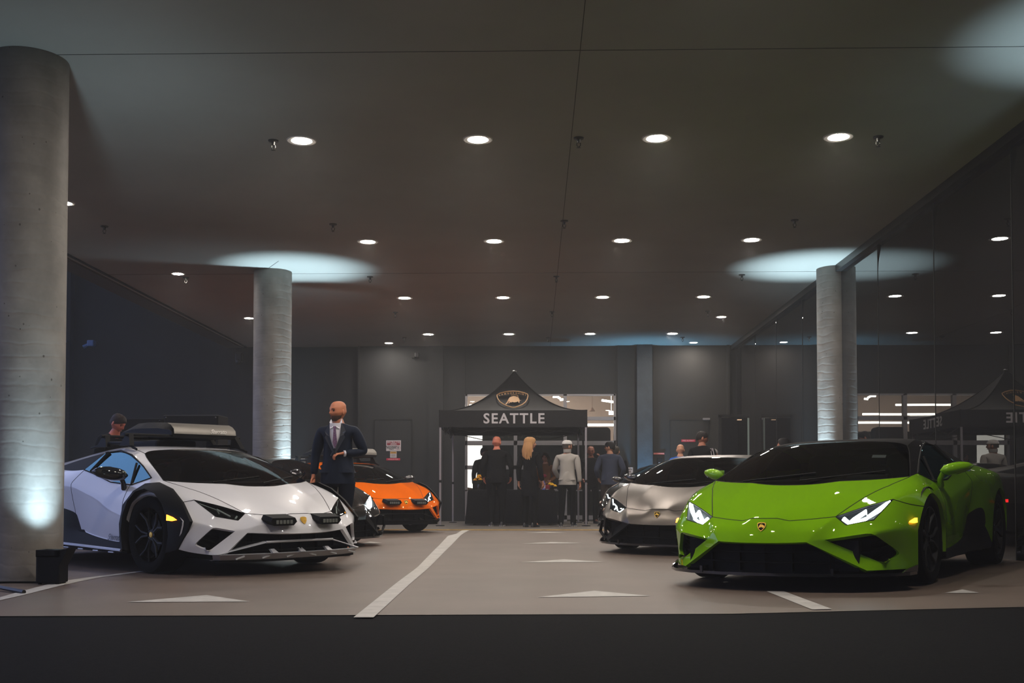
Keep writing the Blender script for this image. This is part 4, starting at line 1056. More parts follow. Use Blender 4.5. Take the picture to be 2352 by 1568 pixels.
def gauss(x, s): return math.exp(-(x / s) ** 2)
def head_geometry(M, s=1.0):
    """face towards -Y; origin at the centre of the skull; M places it"""
    nu, nv = 40, 30; V = []; F = []
    for i in range(nv + 1):
        th = pi * i / nv
        for j in range(nu):
            ph = 2 * pi * j / nu
            d = Vector((fs(th) * sin(ph), -fs(th) * cos(ph), cos(th)))
            x, y, z = d.x * .077, d.y * .098, d.z * (.118 if d.z < 0 else .112)
            front = max(0, -d.y)
            if z < -.02:                       # jaw narrows, chin comes forward
                k = min(1, (-.02 - z) / .09); x *= 1 - .34 * k; 
                if d.y > 0: y *= 1 - .45 * k
                else: y *= 1 - .10 * k
                y -= .012 * k * front
            if z > .05: y += .006
            if d.y > 0 and z > -.02: y *= 1.06
            nose = gauss(x, .013) * front
            y -= nose * (.020 * gauss(z + .022, .018) + .012 * gauss(z + .004, .020))
            y -= .006 * gauss(z - .026, .011) * front * gauss(x, .045)
            y += .011 * gauss(abs(x) - .030, .014) * gauss(z - .008, .013) * front
            y -= .006 * gauss(z + .058, .008) * gauss(x, .022) * front
            y += .004 * gauss(z + .067, .004) * gauss(x, .02) * front
            y -= .007 * gauss(z + .092, .014) * gauss(x, .02) * front
            x += (1 if x > 0 else -1) * .004 * gauss(z + .02, .02) * gauss(abs(d.x) - .8, .3)
            V.append(M @ Vector((x * s, y * s, z * s)))
    for i in range(nv):
        for j in range(nu):
            F.append((i * nu + j, (i + 1) * nu + j, (i + 1) * nu + (j + 1) % nu, i * nu + (j + 1) % nu))
    mb = MB(); mb.add(V, F)
    for sx in (-1, 1):                         # ears
        R = M.to_3x3() @ Matrix.Rotation(sx * .35, 3, 'Z')
        mb.sphere(M @ Vector((sx * .079 * s, .012 * s, -.012 * s)), .03 * s, 12, 8, (.28, .6, 1.05), M=R)
        mb.sphere(M @ Vector((sx * .083 * s, .004 * s, -.012 * s)), .018 * s, 10, 6, (.3, .6, 1.0), M=R)
    return mb.v, mb.f

def hand_nodes(wrist, direction, palm_n, curl=.5, sc=1.0, side=1):
    """palm and five separate fingers as skin chains; returns lists to be appended after the wrist"""
    d = Vector(direction).normalized(); n = Vector(palm_n); n = (n - d * n.dot(d)).normalized(); w = d.cross(n) * side
    chains = []
    palm = wrist + d * .055 * sc
    chains.append(('palm', [(palm, (.034 * sc, .018 * sc)), (wrist + d * .088 * sc, (.036 * sc, .014 * sc))]))
    for k, (off, ln) in enumerate(((-.030, .062), (-.010, .078), (.010, .082), (.029, .072))):
        base = wrist + d * .085 * sc + w * off * sc; pts = []
        a = 0; p = base; r = .0085 * sc
        pts.append((p, r))
        for seg in (.42, .33, .25):
            a += curl * .9; dd = d * cos(a) + n * sin(a); p = p + dd * ln * seg * sc; r *= .92; pts.append((p, r))
        chains.append(('finger', pts))
    tb = wrist + d * .03 * sc - w * .03 * sc; p = tb; pts = [(p, .011 * sc)]
    td = (d * .7 - w * .6 + n * .35).normalized()
    for seg in (.034, .028, .022): p = p + td * seg * sc; td = (td + d * .35 + n * curl * .3).normalized(); pts.append((p, .009 * sc))
    chains.append(('thumb', pts))
    return chains

def person(label, X, Y, Z, h=1.76, rz=0.0, head_yaw=0.0, head_pitch=0.0, skin=(.42, .22, .14), top=(.02, .02, .02), legs=(.003, .003, .003), shoe=(.02, .02, .02), sole=None,
           hair=None, hair_col=(.03, .02, .015), arms=None, stride=0.0, build=1.0, lean=0.0, coat=False, dress=False, sleeves='long', extras=None, top_rough=.85, name='person', hem=.84, female=False):
    root = empty(name, (X, Y, Z), rz); tag(root, label, 'person')
    s = h / 1.76; b = build
    Ms = mat('skin_%d_%d' % (int(skin[0] * 1000), int(skin[1] * 1000)), skin, .5); Mt = mat('cloth_%d_%d_%d' % tuple(int(c * 4000) for c in top), top, top_rough, spec=.12)
    Ml = mat('trouser_%d_%d_%d' % tuple(int(c * 4000) for c in legs), legs, .85, spec=.12); Mh = mat('hair_%d_%d' % (int(hair_col[0] * 100), int(hair_col[1] * 100)), hair_col, .6, spec=.2)
    Msh = mat('shoe_%d' % int(shoe[0] * 400), shoe, .4)
    V3 = Vector
    P = {}
    P['pelvis'] = V3((0, 0, .95 * s)); P['waist'] = V3((0, -lean * .05, 1.08 * s)); P['chest'] = V3((0, -lean * .12, 1.28 * s)); P['upper'] = V3((0, -lean * .18, 1.42 * s))
    P['neck'] = V3((0, -lean * .22 + .005, 1.50 * s)); P['skull'] = V3((0, -lean * .26 - .012, 1.615 * s))
    shw = .185 * s * (1 if not female else .88)
    arms = arms or {}
    for sd, sx in (('R', -1), ('L', 1)):
        sh = P['upper'] + V3((sx * shw, 0, -.015 * s)); P['sh' + sd] = sh
        el, wr = arms.get(sd, ((sx * .06, .03, -.29), (sx * .02, -.07, -.245)))
        P['el' + sd] = sh + V3(el) * s; P['wr' + sd] = P['el' + sd] + V3(wr) * s
        P['hip' + sd] = V3((sx * .09 * s * b, 0, .90 * s)); st = stride * (1 if sx > 0 else -1)
        P['kn' + sd] = V3((sx * .10 * s, -.02 - st * .45, .49 * s)); P['an' + sd] = V3((sx * .105 * s, .02 - st, .085 * s)); P['toe' + sd] = P['an' + sd] + V3((sx * .03, -.14, -.05)) * s; P['heel' + sd] = P['an' + sd] + V3((0, .04, -.045)) * s
    # ---- the body: one continuous skin
    N = []; E = []; ix = {}
    def nd(k, co, r): ix[k] = len(N); N.append((co, r)); return ix[k]
    nd('pelvis', P['pelvis'], (.12 * s * b, .08 * s * b)); nd('waist', P['waist'], (.11 * s * b, .075 * s * b)); nd('chest', P['chest'], (.125 * s * b, .08 * s * b)); nd('upper', P['upper'], (.08 * s, .06 * s)); nd('neck', P['neck'], (.064 * s, .062 * s)); nd('skull', P['skull'] - V3((0, 0, .05 * s)), (.060 * s, .062 * s))
    E += [(0, 1), (1, 2), (2, 3), (3, 4), (4, 5)]
    for sd, sx in (('R', -1), ('L', 1)):
        a = nd('sh' + sd, P['sh' + sd], .038 * s); e = nd('el' + sd, P['el' + sd], .032 * s); w = nd('wr' + sd, P['wr' + sd], (.026 * s, .022 * s)); E += [(3, a), (a, e), (e, w)]
        d = (P['wr' + sd] - P['el' + sd]).normalized(); pn = arms.get('palm' + sd, (-sx * .9, -.4, .1)); cr = arms.get('curl' + sd, .45)
        ch = hand_nodes(P['wr' + sd], d, pn, cr, s * .98, sx)
        last = w
        for co, r in ch[0][1]: k = nd('p' + sd + str(len(N)), co, r); E.append((last, k)); last = k
        palm = last
        for q, (kind, pts) in enumerate(ch[1:]):
            prev = palm if kind == 'finger' else w
            for co, r in pts: k = nd('f' + str(len(N)), co, r); E.append((prev, k)); prev = k
        hp = nd('hip' + sd, P['hip' + sd], .068 * s * b); kn = nd('kn' + sd, P['kn' + sd], .050 * s); an = nd('an' + sd, P['an' + sd], .037 * s); to = nd('toe' + sd, P['toe' + sd], (.036 * s, .022 * s)); E += [(0, hp), (hp, kn), (kn, an), (an, to)]
    V, F = skin_mesh(N, E, 0, 2)
    mb = MB(); mb.add(V, F)
    HM = Matrix.Translation(P['skull']) @ Matrix.Rotation(head_yaw, 4, 'Z') @ Matrix.Rotation(head_pitch, 4, 'X')
    hs = s * 1.02; hv, hf = head_geometry(HM, hs); mb.add(hv, hf)
    body = mb.build('body', Ms, root, smooth=70)
    ey = MB(); bw = MB(); lp = MB()
    for sx in (-1, 1):
        ey.sphere(HM @ V3((sx * .030 * hs, -.079 * hs, .008 * hs)), .0105 * hs, 10, 8)
        bw.tube([HM @ V3((sx * .014 * hs, -.097 * hs, .026 * hs)), HM @ V3((sx * .032 * hs, -.094 * hs, .031 * hs)), HM @ V3((sx * .050 * hs, -.080 * hs, .024 * hs))], .0035 * hs, n=5)
    ey.build('eye', mat('eye_dark', (.03, .025, .02), .2), body, smooth=60); bw.build('eyebrow', Mh, body)
    lp.tube([HM @ V3((-.022 * hs, -.083 * hs, -.060 * hs)), HM @ V3((0, -.1035 * hs, -.059 * hs)), HM @ V3((.022 * hs, -.083 * hs, -.060 * hs))], .004 * hs, n=6); lp.build('lips', mat('lips', (.28, .08, .06), .5), body, smooth=50)
    # ---- clothing
    t = .016 * s
    N = []; E = []; 
    def nd2(co, r): N.append((co, r)); return len(N) - 1
    low = .66 * s if coat else (hem * s)
    fm = .90 if female else 1.0; a0 = nd2(P['waist'], (.165 * s * b * fm, .120 * s * b)); a1 = nd2(P['chest'], (.190 * s * b * fm, .130 * s * b)); a2 = nd2(P['upper'] + V3((0, .005, 0)), (.150 * s, .098 * s)); E += [(a0, a1), (a1, a2)]
    a3 = nd2(V3((0, 0, .96 * s)), (.150 * s * b, .108 * s * b)); E.append((a0, a3))
    a5 = nd2(P['neck'] - V3((0, 0, .01)), (.066 * s, .064 * s)); E.append((a2, a5))
    for sd, sx in (('R', -1), ('L', 1)):
        c0 = nd2(P['sh' + sd] + V3((sx * .005, 0, .004)), .076 * s * (.5 + b / 2)); mid = P['sh' + sd].lerp(P['el' + sd], .5)
        c05 = nd2(mid, .070 * s * (.6 + b * .4)); c1 = nd2(P['el' + sd], .056 * s); E += [(a2, c0), (c0, c05), (c05, c1)]
        if sleeves == 'long': c2 = nd2(P['el' + sd].lerp(P['wr' + sd], .93), .044 * s); E.append((c1, c2))
    V, F = skin_mesh(N, E, 0, 2); g = MB(); g.add(V, F)
    wv = 0 if (coat or dress) else .006
    ring_loft(g, [((0, P['waist'].y * (1 - k) + .002, (1.13 + (hem - 1.13) * k) * s), (rx_ + 0) * s * b * fm, ry_ * s * b) for k, rx_, ry_ in ((0, .138, .098), (.15, .152, .110), (.35, .160, .117), (.6, .170, .126), (.85, .177, .132), (1, .179, .134))] + [((0, .002, (hem + .004) * s), .150 * s * b * fm, .11 * s * b)], wv)
    gname = 'dress' if dress else ('coat' if coat else 'jacket')
    garment = g.build(gname, Mt, root, smooth=70)
    if dress or coat:
        sk = MB(); rows = []
        for zz, f in ((.98, 1.0), (.85, 1.08), (.70, 1.10), (.55 if not coat else .60, 1.12)): rows.append([V3((.165 * b * f * s * cos(2 * pi * k / 28) * (1 + .03 * sin(k * 2.2) * (1 - zz)), .125 * b * f * s * sin(2 * pi * k / 28) * (1 + .05 * sin(k * 1.7)), zz * s)) for k in range(28)])
        sk.grid(rows, closed=True); sk.build('skirt', Mt, garment, smooth=60)
    if not dress:
        g = MB()
        ring_loft(g, [((0, 0, z * s), rx_ * s * b, ry_ * s * b) for z, rx_, ry_ in ((1.04, .132, .095), (.97, .150, .110), (.90, .160, .117), (.84, .158, .112), (.79, .135, .09), (.765, .06, .05))])
        for sd, sx in (('R', -1), ('L', 1)):
            hp_, kn_, an_ = P['hip' + sd] + V3((0, 0, -.02 * s)), P['kn' + sd], P['an' + sd] + V3((0, .008, -.03)) * s
            ring_loft(g, [(tuple(hp_), .082 * s * b, .092 * s * b), (tuple(hp_.lerp(kn_, .3)), .084 * s * b, .092 * s * b), (tuple(hp_.lerp(kn_, .7)), .072 * s * b, .078 * s), (tuple(kn_), .065 * s, .070 * s), (tuple(kn_.lerp(an_, .35)), .062 * s, .070 * s), (tuple(kn_.lerp(an_, .75)), .055 * s, .060 * s), (tuple(an_), .056 * s, .066 * s), (tuple(an_ + V3((0, 0, .01))), .03 * s, .03 * s)], .006)
        g.build('trousers', Ml, root, smooth=70)
    for sd, sx in (('R', -1), ('L', 1)):
        an, to, he = P['an' + sd], P['toe' + sd], P['heel' + sd]; sh = MB(); base = an.z - .085 * s
        dirv = (V3((to.x, to.y, 0)) - V3((he.x, he.y, 0))).normalized(); sidev = V3((-dirv.y, dirv.x, 0)); c = V3((an.x, an.y, base)); rows = []
        for u, w, hh in ((-.085, .018, .055), (-.07, .032, .085), (-.03, .036, .10), (.03, .038, .085), (.09, .043, .062), (.14, .041, .05), (.18, .028, .04), (.20, .008, .03)):
            rows.append([c + dirv * u * s + sidev * w * s * cos(a) + V3((0, 0, (.006 + hh * max(0, sin(a)) ) * s if sin(a) > -.01 else .004 * s)) for a in [2 * pi * k / 16 for k in range(16)]])
        sh.grid(rows, closed=True); sh.add(rows[0], [tuple(range(16))]); sh.add(rows[-1], [tuple(range(16))]); so = sh.build('shoe', Msh, root, smooth=50)
        if sole:
            r2 = MB(); outl = [(-.09, 0), (-.07, .037), (.02, .040), (.10, .046), (.17, .034), (.205, 0), (.17, -.034), (.10, -.046), (.02, -.040), (-.07, -.037)]
            r2.prism([c + dirv * u * s + sidev * w * s for u, w in outl], (0, 0, .024 * s)); r2.build('sole', mat('pale_sole', sole, .6), so)
    # ---- hair
    if hair:
        hb = MB(); nu, nv = 36, 18; rows = []
        zc = {'short': .02, 'bald': .0, 'bob': -.09, 'long': -.1, 'fringe': -.05}.get(hair, .0)
        if hair != 'bald':
            vol = {'short': 1.07, 'long': 1.16, 'bob': 1.15, 'bun': 1.08}.get(hair, 1.08)
            for i in range(nv + 1):
                row = []
                for j in range(nu):
                    ph = 2 * pi * j / nu; bk = (1 - cos(ph)) / 2            # 0 at the face, 1 at the nape
                    thm = (radians(62) if hair == 'short' else radians(66)) + bk ** .7 * radians(60 if hair == 'short' else 72)
                    if hair in ('long', 'bob') : thm = radians(58) + min(1, bk * 2.2) * radians(88)
                    th = thm * i / nv; d = V3((fs(th) * sin(ph), -fs(th) * cos(ph), cos(th)))
                    ed = 1 - .045 * max(0, (i / nv - .85) / .15) if hair == 'short' else 1
                    wv = 1 + .015 * sin(ph * 9 + i * .8)
                    p = V3((d.x * .077 * vol * wv * ed, d.y * .104 * vol * wv * ed + .004, d.z * (.118 if d.z < 0 else .112) * (vol - .01) * wv)); row.append(HM @ (p * hs))
                rows.append(row)
            hb.grid(rows, closed=True)
            if hair == 'long':
                rr = random.Random(int(abs(X) * 100))
                for k in range(26):
                    a = radians(70 + 220 * k / 25); x0, y0 = sin(a) * .086, -cos(a) * .108
                    pts = [V3((x0 * .9, y0 * .9, .03)), V3((x0 * 1.1, y0 * 1.08, -.05)), V3((x0 * 1.25 + rr.uniform(-.01, .01), y0 * 1.15 + .01, -.13)), V3((x0 * 1.15 + rr.uniform(-.02, .02), y0 * 1.1 + .01, -.20 - rr.uniform(0, .05))), V3((x0 * 1.3 + rr.uniform(-.02, .02), y0 * 1.15, -.27 - rr.uniform(0, .04)))]
                    hb.tube([HM @ (p * hs) for p in pts], [.016 * hs, .02 * hs, .02 * hs, .016 * hs, .005 * hs], n=6)
            hb.build('hair', Mh, body, smooth=60)
    if extras: extras(root, P, HM, hs, s, body, garment)
    return root, P, HM

def X_at(px, Y): return at(px, 1100, Y).x
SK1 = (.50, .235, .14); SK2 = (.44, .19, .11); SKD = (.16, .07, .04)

# man in the navy suit between the white and the black car
def suit_extras(root, P, HM, hs, s, body, jk):
    V3 = Vector
    sh = MB()      # shirt front, seen in the opening of the jacket
    fy = lambda z: -.135 - .012 * (1 - abs(z - 1.25) * 2)
    sh.grid([[V3((x * w, P['chest'].y + fy(z) - .006 + .02 * x * x, z * s)) for x in (-1, -.5, 0, .5, 1)] for z, w in ((1.475, .062), (1.40, .070), (1.32, .058), (1.24, .036), (1.17, .006))])
    sh.build('shirt', mat('white_shirt', (.62, .60, .66), .7), root, smooth=60)
    c = MB()
    for sx in (-1, 1): c.prism([V3((sx * .008, -.150, 1.452)), V3((sx * .052, -.142, 1.425)), V3((sx * .074, -.095, 1.50)), V3((sx * .058, -.075, 1.545)), V3((sx * .045, -.088, 1.50))], (0, -.006, .002))
    c.build('shirt_collar', mat('white_shirt', (.6,) * 3), root)
    Mtie = noisy(mat('patterned_tie', (.16, .08, .16), .6), 90, .7)
    ti = MB(); ti.prism([V3((-.018, -.158, 1.455)), V3((.018, -.158, 1.455)), V3((.012, -.160, 1.425)), V3((.028, -.158, 1.27)), V3((.004, -.152, 1.20)), V3((-.022, -.158, 1.27)), V3((-.012, -.160, 1.425))], (0, .008, 0)); ti.build('tie', Mtie, root)
    la = MB()
    for sx in (-1, 1):
        la.prism([V3((sx * .066, -.115, 1.50)), V3((sx * .120, -.118, 1.40)), V3((sx * .100, -.138, 1.36)), V3((sx * .118, -.140, 1.33)), V3((sx * .012, -.156, 1.14)), V3((sx * .002, -.158, 1.16)), V3((sx * .058, -.148, 1.34))], (0, -.006, 0))
    la.build('lapel', mat('navy_lapel', (.004, .007, .018), .6), jk)
    MB().box((.098, -.135, 1.385), (.03, .006, .008), M=Matrix.Rotation(-.5, 3, 'Y')).build('lapel_pin', M_chrome, jk)
    MB().tube([P['elL'].lerp(P['wrL'], .90), P['elL'].lerp(P['wrL'], .985)], .036 * s, n=16).build('shirt_cuff', mat('white_shirt', (.6,) * 3), jk)
    be = MB()      # short beard around mouth and jaw
    rows = []
    for i in range(7):
        z = -.048 - .058 * i / 6; row = []
        for j in range(17):
            a = radians(-95 + 190 * j / 16); k = min(1, max(0, (-.02 - z) / .09)); r_ = 1 - .34 * k
            row.append(HM @ (V3((sin(a) * .080 * r_ * sqrt(max(.1, 1 - (z / .123) ** 2)), -cos(a) * (.104 - .002 * k) * sqrt(max(.1, 1 - (z / .123) ** 2)) - .010 * k - .004, z)) * hs))
        rows.append(row)
    be.grid(rows); be.build('beard', mat('short_beard', (.10, .055, .04), .9), body, smooth=60)
    g = MB(); w = P['wrL'] + V3((-.06, -.02, -.02)); g.box(w + V3((-.03, -.02, .03)), (.05, .015, .10), M=Matrix.Rotation(.5, 3, 'Y'), bev=.004); g.build('phone', M_gloss_black, jk)
Yp = 12.35; Xp = X_at(776, Yp)
person('bald bearded man in a navy suit, white shirt and patterned tie behind the white car', Xp, Yp, gz(Xp, Yp), 1.78, radians(-4), radians(-38), radians(4), skin=(.50, .175, .085), top=(.006, .0105, .024), legs=(.004, .006, .013), hair=None, hair_col=(.06, .035, .025),
       arms={'R': ((-.075, .02, -.28), (-.01, -.05, -.25)), 'L': ((.11, .045, -.25), (-.21, -.15, -.02)), 'palmL': (0, .4, -1), 'curlL': .75}, build=1.10, extras=suit_extras, top_rough=.65, hem=.80)
# man bending over behind the white car
Yp = 14.2; Xp = X_at(238, Yp)
person('man with short dark hair in black looking down behind the white car roof', Xp, Yp, gz(Xp, Yp), 1.74, radians(65), radians(5), radians(32), skin=(.46, .13, .08), top=(.002, .002, .003), hair='short', hair_col=(.02, .012, .01), lean=.9)
# group at the canopy
def glasses(root, P, HM, hs, s, body, jk):
    g = MB()
    for sx in (-1, 1):
        g.tube([HM @ Vector(((sx * .031 + .02 * cos(2 * pi * k / 12)) * hs, -.098 * hs, (.006 + .015 * sin(2 * pi * k / 12)) * hs)) for k in range(12)], .0018 * hs, n=4, closed=True)
        g.tube([HM @ Vector((sx * .052 * hs, -.094 * hs, .010 * hs)), HM @ Vector((sx * .082 * hs, .0, .006 * hs))], .002 * hs, n=4)
    g.build('glasses', M_gloss_black, body)
Yp = 22.15
person('bald man in a black jacket, back turned, at the left of the table', X_at(1141, Yp), Yp, 0, 1.86, pi + .0, radians(-18), radians(6), skin=(.55, .17, .10), top=(.003, .003, .0035), shoe=(.03, .03, .03), sole=(.4, .38, .36), build=1.18, stride=.05, extras=glasses, arms={'R': ((-.10, .03, -.27), (.02, -.14, -.20)), 'L': ((.10, .02, -.27), (-.03, -.12, -.21))})
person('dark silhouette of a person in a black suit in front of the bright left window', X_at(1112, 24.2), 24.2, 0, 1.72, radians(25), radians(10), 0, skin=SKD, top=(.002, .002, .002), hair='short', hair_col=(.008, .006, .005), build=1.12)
Yp = 21.55
person('blonde woman in a long black coat and heels facing the table', X_at(1217, Yp), Yp, 0, 1.80, pi - .35, radians(-72), radians(2), skin=SK1, top=(.002, .002, .0025), hair='long', hair_col=(.42, .22, .09), coat=True, female=True, build=.95, stride=.04, legs=(.002, .002, .002))
def red_top(root, P, HM, hs, s, body, jk):
    t = MB(); t.sphere(P['chest'] + Vector((-.02, -.13, -.10)), .05, 12, 8, (1.3, .5, .8)); t.build('scarf', mat('crimson_cloth', (.35, .01, .04), .6), root, smooth=60)
Yp = 24.35
person('smiling woman with long dark hair and tan jacket behind the table', X_at(1253, Yp), Yp, 0, 1.60, radians(-8), radians(-12), radians(4), skin=(.48, .21, .13), top=(.14, .055, .02), hair='long', hair_col=(.03, .015, .01), female=True, extras=red_top, arms={'R': ((-.05, .02, -.27), (.10, -.17, -.10)), 'L': ((.07, .02, -.27), (-.11, -.17, -.10))})
def cap(root, P, HM, hs, s, body, jk):
    V3 = Vector; rows = []
    for i in range(9):
        th = radians(78) * i / 8; rows.append([HM @ (V3((.086 * fs(th) * sin(a), -.112 * fs(th) * cos(a) + .004, .022 + .104 * cos(th))) * hs) for a in [2 * pi * j / 28 for j in range(28)]])
    t = MB(); t.grid(rows, closed=True); o = t.build('cap', mat('white_cap', (.58, .56, .55), .7), body, smooth=60)
    b = MB(); b.grid([[HM @ (V3((.075 * cos(a) * w, -.095 - .075 * sin(a) * w2, .040 - .018 * w2)) * hs) for a in [pi * k / 10 for k in range(11)]] for w, w2 in ((.95, .1), (.9, .6), (.8, 1.0))]); b.build('cap_brim', mat('white_cap', (.5,) * 3), o, smooth=60)
    h = MB(); h.grid([[HM @ (V3((.081 * sin(a), -.106 * cos(a) + .002, z)) * hs) for a in [radians(75 + 210 * k / 16) for k in range(17)]] for z in (.04, .0, -.035)]); h.build('hair', mat('hair_dark', (.03, .02, .015), .7), body, smooth=60)
    hm = MB(); hm.lathe([(.168 * s, .895 * s), (.175 * s, .93 * s), (.168 * s, .965 * s)], n=32); o2 = hm.build('waistband', mat('grey_rib', (.30, .28, .26), .9), jk, smooth=60); o2.scale = (1, .76, 1)
    cl = MB(); cl.lathe([(.074 * s, 1.485 * s), (.082 * s, 1.52 * s), (.080 * s, 1.555 * s), (.070 * s, 1.555 * s)], n=24); cl.build('collar', mat('grey_rib', (.3,) * 3), jk, smooth=60)
Yp = 21.9
person('man in a white cap and light grey track jacket standing at the table', X_at(1303, Yp), Yp, 0, 1.76, pi - .15, radians(-48), 0, skin=SK2, top=(.36, .335, .31), legs=(.003, .003, .0035), shoe=(.02, .022, .024), sole=(.55, .50, .46), stride=-.17, extras=cap, arms={'R': ((-.05, .03, -.28), (-.02, -.03, -.25)), 'L': ((.08, -.03, -.27), (-.07, -.17, -.16))})
Yp = 24.4
person('bald man in black by the right canopy leg, hand raised to his face', X_at(1357, Yp), Yp, 0, 1.76, radians(5), radians(-8), radians(8), skin=(.22, .07, .035), top=(.003, .0025, .0025), arms={'L': ((.08, -.10, -.24), (-.08, -.10, .27)), 'R': ((-.06, .03, -.28), (.06, -.16, -.16)), 'palmL': (-1, .3, 0)})
Yp = 23.1
person('man in a blue-grey shirt and grey jeans with his back turned', X_at(1401, Yp), Yp, 0, 1.80, pi - .05, radians(66), radians(4), skin=SK1, top=(.040, .047, .075), legs=(.040, .030, .026), hair='short', hair_col=(.010, .008, .008), extras=glasses, build=1.08, arms={'R': ((-.10, .06, -.26), (.05, -.16, -.18)), 'L': ((.10, .06, -.26), (-.05, -.16, -.18))})
Yp = 24.0
person('person mostly hidden behind the man in the blue-grey shirt', X_at(1415, Yp), Yp, 0, 1.74, pi + .3, radians(-40), 0, skin=(.60, .30, .19), top=(.003, .003, .004), hair='short', hair_col=(.04, .03, .02))
# behind the silver car
Yp = 22.6
person('bald man in a bright blue shirt seen above the silver car roof', X_at(1563, Yp), Yp, 0, 1.71, pi - .35, radians(10), radians(12), skin=(.62, .30, .18), top=(.010, .10, .50), build=1.10)
def stripes(root, P, HM, hs, s, body, jk):
    t = MB()
    for k in (-1, 0, 1):
        p0, p1, p2 = P['shR'] + Vector((.0, .0, .02)), P['elR'] + Vector((0, 0, 0)), P['elR'].lerp(P['wrR'], .9)
        off = Vector((-.010, .058 + 0 * k, 0)); sd_ = Vector((.024 * k, .004 * abs(k), 0))
        t.tube([p0 + off * 1.15 + sd_, p0.lerp(p1, .5) + off * 1.02 + sd_, p1 + off * .82 + sd_, p2 + off * .5 + sd_], .0055, n=6)
    t.build('sleeve_stripe', mat('white_stripe', (.62, .56, .58), .6), jk)
Yp = 21.6
person('tall man in a black track jacket with three white sleeve stripes', X_at(1613, Yp), Yp, 0, 1.92, radians(155), radians(-60), radians(14), skin=(.40, .14, .075), top=(.003, .003, .0035), hair='short', hair_col=(.014, .010, .009), build=1.1, extras=stripes, arms={'R': ((-.06, .03, -.28), (.0, -.05, -.245))})
def beanie(root, P, HM, hs, s, body, jk):
    t = MB(); t.grid([[HM @ (Vector((.087 * fs(th) * sin(a), -.112 * fs(th) * cos(a) + .006, .012 + .118 * cos(th))) * hs) for a in [2 * pi * j / 28 for j in range(28)]] for th in [radians(86) * i / 8 for i in range(9)]], closed=True); t.build('beanie', noisy(mat('grey_knit', (.34, .32, .30), .9), 60, .2), body, smooth=60)
Yp = 23.0
person('person in a light grey beanie, low behind the silver car roof', X_at(1641, Yp), Yp, 0, 1.62, pi + .5, radians(-60), radians(24), skin=(.34, .13, .08), top=(.004, .004, .005), extras=beanie, hair_col=(.02, .015, .01))
Yp = 20.0
person('dark-haired person in profile behind the green car windscreen', X_at(1802, Yp), Yp, -.01, 1.70, radians(-100), radians(5), 0, skin=(.45, .17, .09), top=(.004, .004, .005), hair='bob', hair_col=(.012, .009, .008), female=True)
# ------------------------------------------------------------------ the parked cars
M_caliper_green = mat('green_caliper', (.05, .30, .03), .4)
green, Bg = make_car('sports_car', 'bright green open-top sports car with lit headlights in the right foreground', 'road', M_green_paint, 2.219, 8.844, radians(-33.07), True, False, True, M_caliper_green)
silver, Bs = make_car('sports_car', 'satin grey-beige sports car with black lower nose behind the green one', 'road', M_silver_paint, 1.887, 13.192, radians(-29.96), 'thin', True, mirror_mat=M_gloss_black)
white, Bw = make_car('sports_car', 'white sports car with black arch flares, auxiliary lamps and roof rack in the left foreground', 'rally', M_white_paint, -2.863, 10.488, radians(49.13), False, False, mirror_mat=M_gloss_black)
black1, Bb = make_car('sports_car', 'gloss black sports car with lit headlight between the white and the orange car', 'road', M_black_paint, -3.137, 14.332, radians(46.8), True, True)
orange, Bo = make_car('sports_car', 'orange sports car with auxiliary lamps and roof rack next to the canopy', 'rally', M_orange_paint, -2.70, 18.08, radians(39.88), 'thin', False, mirror_mat=M_gloss_black)
black2, Bb2 = make_car('sports_car', 'gloss black sports car mostly hidden at the left rear of the grey-beige one', 'road', M_black_paint, 2.10, 17.50, radians(-26), 'thin', True)

